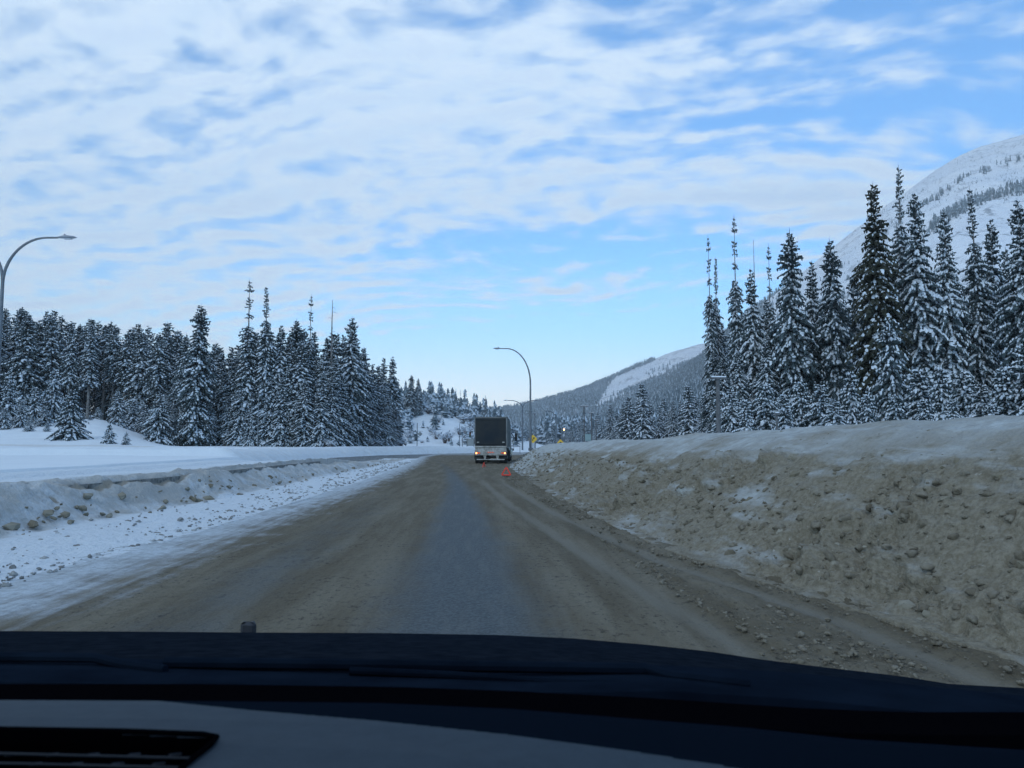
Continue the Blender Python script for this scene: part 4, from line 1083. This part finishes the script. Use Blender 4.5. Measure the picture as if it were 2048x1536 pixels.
# signal with horizontal arm behind the tall lamp
p = P(1070, 890, 98); rt = empty('traffic_signal', (p.x, 98, 1.0)); tag(rt, 'signal mast with straight horizontal arm and grey box, right of the tall lamp', 'traffic signal')
b = MB(); b.tube([(0, 0, 0), (0, 0, 4.55)], [.09, .075], 10); b.build('mast', M_STEEL, rt, True)
b = MB(); b.tube([(0, 0, 4.5), (-1.15, 0, 4.52)], [.05, .04], 8); b.build('arm', M_STEEL, rt, True)
b = MB(); b.bbox((-.48, 0, 4.15), (.30, .22, .45), .03); b.build('signal_head', M_BACK, rt)
# beacon
p = P(1141, 890, 130); rt = empty('warning_beacon', (p.x, 130, 1.1)); tag(rt, 'lit orange beacon on a thin arm among the trees above the lower yellow sign', 'traffic light')
b = MB(); b.tube([(0, 0, 0), (0, 0, 2.6)]+[(-1.0*(1-math.cos(t)), 0, 2.6+.35*math.sin(t)) for t in [math.pi/2*k/6 for k in range(1, 7)]], .04, 8); b.build('mast', M_STEEL, rt, True)
b = MB(); b.bbox((-1.12, 0, 2.95), (.26, .2, .42), .03); hd = b.build('signal_head', mat('beacon_housing', (.5, .22, .05), .5), rt)
b = MB(); b.tube([(-1.12, -.10, 3.0), (-1.12, -.16, 3.0)], .12, 14); b.build('lens', mat('beacon_lens', (.95, .5, .2), .3, emit=((1.0, .55, .22), 7.0)), hd)
# yellow signs
def diamond_sign(px, py, Y, half, label, kind, z0):
    p = P(px, py, Y); rt = empty('warning_sign', (p.x, Y, z0)); tag(rt, label, 'sign'); zc_ = p.z-z0
    b = MB(); b.box((0, .06, zc_/2+.2), (.09, .07, zc_+.9)); b.build('post', M_WOOD, rt)
    b = MB(); h = half; c = .09*h
    b.prism([(-h+c, zc_-c), (-c, zc_-h+c), (c, zc_-h+c), (h-c, zc_-c), (h-c, zc_+c), (c, zc_+h-c), (-c, zc_+h-c), (-h+c, zc_+c)], -.015, .015)
    pn = b.build('panel', [M_YEL], rt)
    b = MB(); s = half
    if kind == 'curve':
        pts = [(-.10, -.45), (.06, -.45), (.06, -.12), (.30, .10), (.42, -.02), (.45, .40), (.06, .34), (.18, .22), (-.10, -.03)]
        pts = [(x*s*.9-.05*s, zc_+z*s) for x, z in pts]
        b.prism([pts[i] for i in (0, 1, 2, 3, 7, 8)], -.022, -.017); b.prism([pts[i] for i in (4, 5, 6)], -.0225, -.0172)
    else:
        b.prism([(-.45*s, zc_-.08*s), (.45*s, zc_-.08*s), (.45*s, zc_+.06*s), (-.45*s, zc_+.06*s)], -.022, -.017)
        b.prism([(-.2*s, zc_+.06*s), (.2*s, zc_+.06*s), (.12*s, zc_+.24*s), (-.12*s, zc_+.24*s)], -.0225, -.0172)
    b.build('symbol', M_BLK, pn)
    return rt
diamond_sign(1066, 878, 84, .50, 'yellow diamond sign with black curving arrow beside the tall lamp', 'curve', 1.0)
diamond_sign(1121, 885.5, 92, .44, 'lower yellow diamond sign peeping over the bank crest', 'car', .9)
rt = diamond_sign(840, 868, 128, .44, 'grey diamond sign seen from behind on the lone post left of the cut slope', 'car', .9)
for ch in rt.children:
    if ch.name.startswith('panel'):
        ch.data.materials[0] = M_BACK
        for q_ in list(ch.children): bpy.data.objects.remove(q_)
    if ch.name.startswith('post'): bpy.data.objects.remove(ch)
p = P(834, 890, 128); q = P(840, 868, 128)
b = MB(); b.tube([(p.x-q.x, .08, 0), (p.x-q.x, .08, 4.3)], .07, 8); b.build('post', M_STEEL, rt)
b = MB(); b.tube([(p.x-q.x, .08, 2.9), (.5, .08, 2.9)], .03, 6); b.build('bracket', M_STEEL, rt)
p = P(741, 890, 110); rt = empty('marker_post', (p.x, 110, 1.0)); tag(rt, 'thin post with a small grey box before the right end of the left stand', 'post')
b = MB(); b.tube([(0, 0, 0), (0, 0, 3.4)], .035, 8); b.build('post', M_STEEL, rt); b = MB(); b.bbox((0, -.05, 1.4), (.26, .12, .36), .02); b.build('box', M_BACK, rt)
p = P(1040, 890, 110); rt = empty('marker_post', (p.x, 110, .2)); tag(rt, 'short thin roadside post at the right behind the truck', 'post')
b = MB(); b.tube([(0, 0, 0), (0, 0, 1.6)], .04, 8); b.build('post', M_STEEL, rt); b = MB(); b.bbox((0, -.04, 1.5), (.12, .03, .25), .01); b.build('reflector', M_SIGNW, rt)
# green board
p = P(1175, 890, 150); rt = empty('sign_board', (p.x, 150, 1.0)); tag(rt, 'pale green road board between two utility poles beyond the bank', 'sign')
b = MB(); b.bbox((0, 0, 1.95), (1.45, .06, 1.35), .03); pn = b.build('panel', M_GREEN, rt)
b = MB()
for zz, w in ((2.35, 1.0), (2.08, .8), (1.8, 1.05)): b.box((-.05, -.036, zz), (w, .004, .07))
b.build('lettering_bars', mat('sign_pale', (.30, .38, .39), .6), pn)
for sx_ in (-.5, .5):
    b = MB(); b.box((sx_, .07, 1.1), (.1, .08, 2.3)); b.build('post', M_WOOD, rt)
# utility poles
def utility_pole(px, top, Y, label, r=.14, arm=2.2, z0=1.0, rz=0.1):
    p = P(px, top, Y); H = p.z-z0
    rt = empty('utility_pole', (p.x, Y, z0), rz); tag(rt, label, 'utility pole')
    b = MB(); b.tube([(0, 0, -.3), (0, 0, H*.5), (0, 0, H)], [r, r*.88, r*.75], 10); b.build('pole', M_WOOD, rt, True)
    b = MB(); b.box((0, -r, H-.25), (arm, .1, .12)); ca = b.build('crossarm', M_WOOD, rt)
    b = MB(); b.bbox((0, -r, H-.16), (arm*.98, .13, .07), .03); b.build('snow_cap', M_SNOWB, ca)
    for sx_ in (-.46, -.2, .2, .46):
        c = MB(); c.tube([(arm*sx_, -r, H-.14), (arm*sx_, -r, H-.02)], [.05, .03], 8); c.build('insulator', M_BACK, ca)
    return rt
utility_pole(1435, 749, 48, 'thick near wooden utility pole at the left edge of the right wood', r=.16, arm=1.05)
utility_pole(1168, 810, 118, 'tallest utility pole left of the pale green board', r=.13, arm=1.35)
utility_pole(1183, 823, 132, 'utility pole just right of the pale green board', r=.12, arm=1.2)
utility_pole(1192, 838, 160, 'smallest utility pole, farthest right of the three by the green board', r=.12, arm=1.0)
utility_pole(1553, 820, 47, 'short stub pole leaning among the young snowy conifers', r=.09, arm=.3)

# median barrier
rt = empty('concrete_barrier', (0, 0, 0)); tag(rt, 'dark concrete median barrier buried in the left snow ridge', 'barrier')
def jersey(name, y0, y1, off, z):
    vs = []; n = 24
    prof = [(.30, -.2), (.28, .05), (.12, .25), (.085, .74), (-.085, .74), (-.12, .25), (-.28, .05), (-.30, -.2)]
    for k in range(n):
        y = y0+(y1-y0)*k/(n-1); bx = float(barrier_x(y))+off
        vs += [(bx+a, y, c+z) for a, c in prof]
    fs = [(i*8+k, i*8+(k+1) % 8, (i+1)*8+(k+1) % 8, (i+1)*8+k) for i in range(n-1) for k in range(8)]+[tuple(range(8)), tuple(range((n-1)*8+7, (n-1)*8-1, -1))]
    b = MB(); b.add(vs, fs); return b.build(name, M_CONC, rt)
for y0 in range(6, 34, 3): jersey('barrier_section', y0, y0+2.96, .17, -.06)

# warning triangles
def triangle(x, y, z, rz, label, s=.42):
    rt = empty('warning_triangle', (x, y, z), rz); tag(rt, label, 'warning triangle', 'warning triangles behind the truck')
    h = s*.866; w = .06
    def bar(a, c):
        a = Vector(a); c = Vector(c); d = (c-a).normalized(); nrm = Vector((-d.z, 0, d.x))*w/2; t = Vector((0, .012, 0))
        vs = [a-nrm-t, a+nrm-t, c+nrm-t, c-nrm-t, a-nrm+t, a+nrm+t, c+nrm+t, c-nrm+t]
        b = MB(); b.add(vs, [(0, 1, 2, 3), (7, 6, 5, 4), (0, 4, 5, 1), (1, 5, 6, 2), (2, 6, 7, 3), (3, 7, 4, 0)])
        return b.build('reflector_bar', M_RED, rt)
    bar((-s/2, 0, .06), (0, 0, .06+h)); bar((s/2, 0, .06), (0, 0.002, .06+h)); bar((-s/2+.03, .001, .065), (s/2-.03, .001, .065))
    b = MB(); b.box((0, 0, .03), (.09, .34, .03)); b.box((0, 0, .02), (.36, .05, .03)); b.build('stand', M_BLK, rt)
    return rt
p = P(1012.5, 952, 34.5); triangle(p.x, 34.5, .02, R(-8), 'nearer red warning triangle standing on the sandy shoulder, right of centre')
p = P(968, 936, 48.5); triangle(p.x, 48.5, -.06, R(62), 'farther red warning triangle, turned sideways near the left rear wheels of the truck', .38)

# ------------------------------------------------------------------ truck
TY = 58.0; pc = P(981.5, 890, TY)
truck = empty('semi_truck', (pc.x, TY, 0.0), R(-1.3)); tag(truck, 'large grey tractor and box trailer parked on the shoulder, dark rear, tail lights lit', 'truck')
M_ALU = mat('trailer_aluminium', (.20, .215, .22), .5, .3, noise=((.12, .125, .12), 1.5, .2))
M_DOOR = mat('trailer_door_dirty', (.014, .022, .031), .8, noise=((.034, .036, .035), .7, .2), spec=.12)
M_DIRTW = mat('dirty_white_paint', (.42, .42, .40), .6, noise=((.20, .19, .165), 4, .2))
M_TYRE = mat('tyre_rubber', (.018, .019, .021), .9, noise=((.05, .05, .048), 8, .2))
M_RIM = mat('wheel_rim', (.28, .29, .30), .45, .6)
M_CAB = mat('cab_paint', (.30, .33, .35), .4, noise=((.20, .21, .21), 2, .2))
M_GLASS = mat('dark_glass', (.03, .045, .06), .1, spec=.6)
M_CHROME = mat('chrome', (.6, .62, .64), .25, 1.0)
M_LITR = mat('tail_light_lit', (.9, .2, .06), .3, emit=((1.0, .30, .10), 5.0))
M_LITD = mat('tail_light_dim', (.7, .12, .05), .35, emit=((1.0, .20, .07), .55))
M_REFL = mat('reflective_tape', (.55, .12, .07), .4)
TW = 2.5
trailer = MB(); L = 9.5; zb, zt = 1.28, 3.58
trailer.bbox((-TW/2+.03, L/2, (zb+zt)/2), (.06, L, zt-zb), .015); trailer.bbox((TW/2-.03, L/2, (zb+zt)/2), (.06, L, zt-zb), .015)
for k in range(12):
    for sg in (-1, 1): trailer.box((sg*(TW/2+.012), .5+k*.78, (zb+zt)/2), (.03, .07, zt-zb-.1))
trailer.bbox((0, L-.03, (zb+zt)/2), (TW-.12, .06, zt-zb), .01); trailer.box((0, L/2, zb-.01), (TW-.02, L-.02, .1))
trailer.build('box_body', M_ALU, truck)
b = MB(); seg = 8
for k in range(seg):
    y0 = L*k/seg; b.box((0, y0+L/seg/2, zt+.02+.02*math.sin(k*1.7)), (TW+.01, L/seg-.01, .06))
b.build('roof_tarp', mat('tarp_dark', (.05, .055, .06), .8, noise=((.09, .09, .09), 3, .2)), truck)
b = MB(); b.bbox((0, -.03, 2.47), (2.34, .06, 2.1), .012); dr = b.build('rear_door', M_DOOR, truck)
b = MB()
for zz in (1.52, 3.38): b.bbox((0, -.07, zz), (2.2, .03, .06), .01)
b.build('door_rail', M_DOOR, dr)
b = MB()
for sx_ in (-.98, .98):
    b.box((sx_, -.075, 1.66), (.17, .03, .09))
b.build('hinge_plate', M_DIRTW, dr)
b = MB(); b.bbox((-TW/2+.035, -.02, 2.42), (.07, .1, 2.3), .01); b.bbox((TW/2-.035, -.02, 2.42), (.07, .1, 2.3), .01); b.bbox((0, -.02, 3.55), (TW-.15, .1, .07), .01); b.build('rear_frame', M_ALU, truck)
b = MB(); b.bbox((0, -.05, 1.32), (TW, .12, .12), .02); b.bbox((0, -.01, 1.17), (TW-.08, .06, .16), .01); b.build('sill', M_DIRTW, truck)
b = MB(); b.bbox((0, -.05, .87), (TW-.05, .10, .42), .02); bp = b.build('rear_bumper', M_DIRTW, truck)
b = MB(); b.box((0, -.105, .86), (.55, .008, .05)); b.build('reflective_strip', M_REFL, bp)
for sg in (-1, 1):
    b = MB(); b.bbox((sg*1.0, -.115, .84), (.40, .04, .17), .02); lp = b.build('tail_light', mat('lamp_bracket', (.12, .07, .06), .6), truck)
    b = MB(); b.tube([(sg*1.10, -.13, .83), (sg*1.10, -.16, .83)], .062, 14); b.build('lamp_lens', M_LITR, lp)
    for dx in (.97, .86):
        b = MB(); b.tube([(sg*dx, -.13, .84), (sg*dx, -.155, .84)], .045, 12); b.build('lamp_lens', M_LITD, lp)
for k in (-1, 0, 1):
    b = MB(); b.tube([(k*.16, -.11, .90), (k*.16, -.125, .90)], .03, 10); b.build('marker_light', M_LITD, truck)
b = MB(); b.bbox((0, -.06, .335), (TW-.35, .09, .085), .015)
for sx_ in (-.45, .52): b.add([(sx_-.12, -.06, .66), (sx_+.12, -.06, .66), (sx_+.055, -.06, .37), (sx_-.055, -.06, .37), (sx_-.12, .0, .66), (sx_+.12, .0, .66), (sx_+.055, 0, .37), (sx_-.055, 0, .37)], [(0, 1, 2, 3), (7, 6, 5, 4), (0, 4, 5, 1), (1, 5, 6, 2), (2, 6, 7, 3), (3, 7, 4, 0)])
b.build('underride_guard', M_DIRTW, truck)
for sg in (-1, 1):
    b = MB(); b.box((sg*.98, .22, .62), (.6, .02, .5)); b.build('mudflap', M_TYRE, truck)
def wheel(x, y, r=.50, w=.27):
    prof = [(-w/2, r*.60), (-w/2, r*.93), (-w/2+.04, r), (w/2-.04, r), (w/2, r*.93), (w/2, r*.60)]; n = 28; vs = []
    for a in range(n):
        t = 2*math.pi*a/n
        for px_, rr in prof: vs.append((x+px_, y+rr*math.cos(t), r+rr*math.sin(t)))
    k = len(prof); fs = [(a*k+i, a*k+i+1, ((a+1) % n)*k+i+1, ((a+1) % n)*k+i) for a in range(n) for i in range(k-1)]
    b = MB(); b.add(vs, fs); wo_ = b.build('wheel', M_TYRE, truck, True)
    b = MB(); b.tube([(x-w/2+.03, y, r), (x+w/2-.03, y, r)], r*.6, 24); b.tube([(x-w/2-.01, y, r), (x+w/2+.01, y, r)], r*.22, 12); b.build('rim', M_RIM, wo_, True)
for y in (.95, 2.2):
    for x in (-1.1, -.78, .78, 1.1): wheel(x, y)
b = MB(); b.box((-.45, 5, 1.05), (.12, 9.5, .25)); b.box((.45, 5, 1.05), (.12, 9.5, .25)); b.tube([(-1.0, .95, .5), (1.0, .95, .5)], .07, 8); b.tube([(-1.0, 2.2, .5), (1.0, 2.2, .5)], .07, 8); b.build('chassis', M_TYRE, truck)
# tractor
cx = .10
b = MB(); b.prismx([(9.9, .95), (12.3, .95), (12.3, 1.95), (11.9, 2.9), (11.2, 3.05), (9.9, 3.05)], cx-1.2, cx+1.2)
cab = b.build('cab', M_CAB, truck)
b = MB(); b.prismx([(12.3, .75), (14.2, .70), (14.25, 1.55), (13.9, 1.75), (12.3, 1.95)], cx-.95, cx+.95); b.build('bonnet', M_CAB, truck)
b = MB(); b.box((cx+1.205, 11.3, 2.35), (.012, .9, .6)); b.box((cx-1.205, 11.3, 2.35), (.012, .9, .6)); b.build('side_window', M_GLASS, cab)
for sg in (-1, 1):
    b = MB(); b.bbox((cx+sg*1.1, 13.1, 1.0), (.45, 1.4, .35), .1); b.build('fender', M_CAB, truck)
    b = MB(); b.tube([(cx+sg*1.22, 12.2, 2.55), (cx+sg*1.45, 12.2, 2.15), (cx+sg*1.62, 12.25, 2.1)], .045, 8); b.tube([(cx+sg*1.22, 12.2, 1.85), (cx+sg*1.5, 12.2, 1.8), (cx+sg*1.62, 12.25, 1.9)], .025, 8); mr_ = b.build('mirror', M_BLK, truck)
    b = MB(); b.bbox((cx+sg*1.64, 12.25, 2.2), (.24, .12, .72), .04); b.build('mirror_housing', M_BLK, mr_)
    b = MB(); b.tube([(cx+sg*1.05, 9.75, .9), (cx+sg*1.05, 9.75, 3.5)], .07, 10); b.build('exhaust_stack', M_CHROME, truck)
    b = MB(); b.tube([(cx+sg*1.05, 10.2, .78), (cx+sg*1.05, 11.9, .78)], .30, 16); b.build('fuel_tank', M_CHROME, truck, True)
    wheel(cx+sg*1.06, 13.1)
    for x in (.76, 1.06): wheel(cx+sg*x, 9.3); wheel(cx+sg*x, 8.0)
b = MB(); b.tube([(cx+1.38, 13.7, 1.15), (cx+1.38, 13.7, 1.6)], .02, 6); b.bbox((cx+1.38, 13.7, 1.68), (.16, .08, .2), .03); b.build('fender_mirror', M_CHROME, truck)
b = MB(); b.bbox((cx, 14.35, .65), (2.4, .25, .4), .05); b.build('front_bumper', M_CHROME, truck)
b = MB(); b.bbox((cx+1.33, 14.0, 1.02), (.16, .15, .22), .04); b.build('turn_lamp', M_BLK, truck)

# ------------------------------------------------------------------ own car: bonnet, cowl, dashboard
car = empty('car', (0, 0, 0)); tag(car, 'dark car the photo is taken from, its bonnet and dashboard along the bottom', 'car')
M_HOOD = mat('salt_dusted_dark_paint', (.005, .0085, .014), .9, noise=((.012, .017, .025), 40, .2), spec=0)
M_HOODE = mat('bonnet_edge', (.03, .036, .045), .6)
M_COWL = mat('cowl_plastic', (.004, .007, .013), .9, noise=((.009, .016, .028), 10, .3), spec=0)
M_DASH = mat('dashboard_plastic', (.030, .046, .064), .85, noise=((.036, .054, .073), 60, .2), bump=(400, .25, .002), spec=.3)
M_DARK = mat('black_trim_and_shadow', (.002, .002, .003), .95, spec=0); M_DSHADE = mat('dash_painted_shade', (.005, .009, .016), .9, spec=0)  # second, darker dash colour: shade painted in, same plastic
M_GRILL = mat('vent_slat', (.035, .040, .05), .7, spec=.2)
CS = 0.70
def PC(px, py, Y): return P(px, py, Y*CS)
def px_surface(rows, name, material, parent, nx=60, thick=None):
    """sheet through rows of (distance, [(px, py) ...]) control lines, real metres"""
    cols = np.linspace(-260, 2300, nx); V = []
    for Y, line in rows:
        for c in cols:
            py = np.interp(c, [a for a, _ in line], [b_ for _, b_ in line])
            yy = Y if not callable(Y) else Y(c)
            V.append(tuple(PC(c, py, yy)))
    n = len(rows); F_ = [(i*nx+j, i*nx+j+1, (i+1)*nx+j+1, (i+1)*nx+j) for i in range(n-1) for j in range(nx-1)]
    b = MB(); b.add(V, F_); o = b.build(name, material, parent, True)
    return o
e = [(-260, 1262), (0, 1262), (250, 1263), (500, 1265), (760, 1266), (1000, 1270), (1150, 1277), (1300, 1290), (1420, 1303), (1530, 1320), (1660, 1336), (1800, 1352), (1900, 1368), (2048, 1376), (2300, 1392)]
def off(l, d): return [(a, b_+d) for a, b_ in l]
hood = px_surface([(2.36, off(e, 60)), (2.34, off(e, 12)), (2.28, off(e, 3)), (2.20, off(e, 0)), (2.10, off(e, 1)), (1.8, off(e, 14)), (1.5, off(e, 34)), (1.32, off(e, 52)), (1.28, off(e, 90))], 'bonnet', M_HOOD, car, 90)
# badge-like knob at the far bonnet edge
p = PC(497, 1254, 2.26); b = MB(); b.bbox((p.x, p.y, p.z-.004), (.032, .014, .030), .008); b.build('washer_nozzle', M_HOODE, car, True)
c1 = [(-260, 1330), (0, 1318), (230, 1322), (500, 1330), (1024, 1340), (1330, 1336), (1600, 1352), (1850, 1378), (2048, 1398), (2300, 1420)]
cowl = px_surface([(1.30, off(c1, -6)), (1.22, off(c1, 8)), (1.14, off(c1, 26)), (1.07, off(c1, 46)), (1.03, off(c1, 150))], 'cowl', M_COWL, car, 60)
def wiper(pts, r, label=None):
    b = MB(); b.tube([PC(*q) for q in pts], r*CS, 8); return b.build('wiper_arm', M_COWL, car, True)
wiper([(-200, 1318, 1.22), (0, 1314, 1.22), (190, 1316, 1.22), (250, 1330, 1.20), (330, 1340, 1.17)], .0075)
wiper([(330, 1326, 1.21), (560, 1328, 1.21), (1024, 1334, 1.21), (1290, 1338, 1.21), (1335, 1352, 1.18), (1500, 1372, 1.14)], .009)
wiper([(700, 1342, 1.18), (900, 1350, 1.17), (1100, 1364, 1.15), (1300, 1372, 1.14)], .006)
# black strip between cowl and dashboard: windscreen frit plus the gap's painted shadow
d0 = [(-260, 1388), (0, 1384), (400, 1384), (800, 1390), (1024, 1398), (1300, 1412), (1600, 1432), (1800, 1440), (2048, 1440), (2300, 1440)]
px_surface([(1.0, off(d0, -16)), (.97, off(d0, 10)), (.93, off(d0, 30)), (.90, off(d0, 120))], 'frit_shadow_strip', M_DARK, car, 60)
d1 = [(-260, 1400), (0, 1400), (400, 1402), (760, 1406), (1024, 1418), (1300, 1440), (1500, 1456), (1700, 1478), (2048, 1500), (2300, 1520)]
def lowr(c): return np.interp(c, [0, 500, 1024, 1500, 2048], [0, 4, 26, 60, 130])
rows = []
for k, (Y, dz) in enumerate(((.895, 14), (.885, 2), (.87, 0), (.84, 8))): rows.append((Y, off(d1, dz)))
d2 = [(a, b_+20+0.30*lowr(a)) for a, b_ in d1]; d3 = [(a, b_+34+0.75*lowr(a)) for a, b_ in d1]; d4 = [(a, b_+80+1.0*lowr(a)) for a, b_ in d1]; d5 = [(a, b_+150+lowr(a)) for a, b_ in d1]
rows += [(.81, d2), (.775, d3), (.70, d4), (.62, d5), (.55, off(d5, 160))]
# dashboard with an opening for the vent
nx = 280; cols = np.linspace(-260, 2300, nx); V = []
fine = []
Ys = [r_[0] for r_ in rows]
tt = np.linspace(0, len(rows)-1, 190)
for t_ in tt:
    i = min(int(t_), len(rows)-2); f_ = t_-i
    for c in cols:
        p0 = np.interp(c, [a for a, _ in rows[i][1]], [b_ for _, b_ in rows[i][1]]); p1 = np.interp(c, [a for a, _ in rows[i+1][1]], [b_ for _, b_ in rows[i+1][1]])
        V.append(tuple(PC(c, p0*(1-f_)+p1*f_, Ys[i]*(1-f_)+Ys[i+1]*f_)))
def in_vent(px_, py_): return (py_ > np.interp(px_, [-260, 0, 250, 430], [1462, 1465, 1469, 1478])) and px_ < np.interp(py_, [1470, 1480, 1536, 1600], [436, 428, 366, 300])
nn = len(tt); F_ = []; Fp = []
Vv = np.array(V); prx, pry = proj(Vv[:, 0], Vv[:, 1], Vv[:, 2])
for i in range(nn-1):
    for j in range(nx-1):
        a = i*nx+j; q4 = (a, a+1, a+nx+1, a+nx)
        if in_vent(prx[list(q4)].mean(), pry[list(q4)].mean()): continue
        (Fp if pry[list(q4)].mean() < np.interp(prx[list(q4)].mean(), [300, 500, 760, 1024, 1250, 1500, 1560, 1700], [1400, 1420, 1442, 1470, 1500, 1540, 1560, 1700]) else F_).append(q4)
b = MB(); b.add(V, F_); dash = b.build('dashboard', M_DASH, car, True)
b = MB(); b.add(V, Fp); b.build('dash_shade_area', M_DSHADE, dash, True)  # shaded far-right dash faces, darkened by colour; not a separate trim part
# vent: recess floor, rim, slats
vent = MB(); outline = [(-240, 1461), (0, 1464), (250, 1468), (405, 1474), (434, 1480), (425, 1492), (366, 1540), (310, 1590), (-240, 1590)]
def dashpt(px_, py_, lift=0):
    k = int(np.argmin((prx-px_)**2+(pry-py_)**2)); Yd = Vv[k, 1]
    w = P(px_, py_, Yd); w.z += lift; return w
rim = [dashpt(a, b_, .002) for a, b_ in outline]
vent.tube(rim+[rim[0]], .0018, 6); fl = [r_+Vector((0, 0, -.035)) for r_ in rim]
n_ = len(rim); vent.add(rim+fl, [(i, (i+1) % n_, n_+(i+1) % n_, n_+i) for i in range(n_)]+[tuple(range(n_, 2*n_))])
vo = vent.build('air_vent', M_DARK, dash)
for k, py_ in enumerate((1497, 1516, 1535, 1556)):
    s_ = MB(); xr_ = np.interp(py_, [1480, 1540, 1590], [425, 366, 310])
    s_.tube([dashpt(x_, py_+np.interp(x_, [-240, 0, 420], [-1, 0, 10]), -.003) for x_ in np.linspace(-240, xr_-4, 9)], .0008, 5); s_.build('slat', M_GRILL, vo)
for k, py_ in enumerate((1488, 1506, 1525, 1545)):
    for j in range(7):
        x_ = -130+j*82-k*33+60
        if x_ < -200 or x_ > np.interp(py_, [1480, 1540, 1590], [405, 346, 290]): continue
        s_ = MB(); s_.tube([dashpt(x_, py_+9, -.004), dashpt(x_+22, py_-3, -.007)], .0010, 5); s_.build('fin', M_GRILL, vo)
# car body round the viewer (shades the dashboard)
M_INT = mat('headliner', (.20, .20, .20), .9); M_BODY = mat('car_body_paint', (.015, .02, .03), .35)
b = MB(); b.bbox((.0, -.85, 1.80), (1.5, 2.1, .05), .02); b.build('roof', [M_BODY], car)
for sg in (-1, 1):
    b = MB(); b.bbox((sg*.78, -.75, .80), (.08, 1.5, .9), .03); b.build('door', M_BODY, car)
    b = MB(); b.tube([(sg*.80, -.02, 1.2), (sg*.78, -.02, 1.79)], .04, 8); b.build('roof_pillar', M_BODY, car)

# ------------------------------------------------------------------ haze
HAZE = True
if HAZE:
    me = bpy.data.meshes.new('haze'); b = MB(); b.box((0, 2000, 450), (9000, 9500, 1000)); b.box
    hz = b.build('haze', []) if False else None
    b = MB(); b.box((300, 1470, 497), (6000, 3180, 1000))
    m = bpy.data.materials.new('haze_air'); m.use_nodes = True; t_ = m.node_tree; t_.nodes.clear()
    pv = t_.nodes.new('ShaderNodeVolumePrincipled'); pv.inputs['Color'].default_value = (.90, .97, 1.0, 1); pv.inputs['Density'].default_value = 0.00024
    pv.inputs['Anisotropy'].default_value = 0.2
    mo = t_.nodes.new('ShaderNodeOutputMaterial'); t_.links.new(pv.outputs[0], mo.inputs['Volume'])
    hz = b.build('haze', m); tag(hz, 'pale cold air thinning the distant mountains', 'haze', kind='stuff')
# unused prototypes away
for k, (r, H, used) in PROTO.items():
    if not used[0]:
        for ch in list(r.children): bpy.data.objects.remove(ch)
        bpy.data.objects.remove(r)
print('trees', NTREE[0])
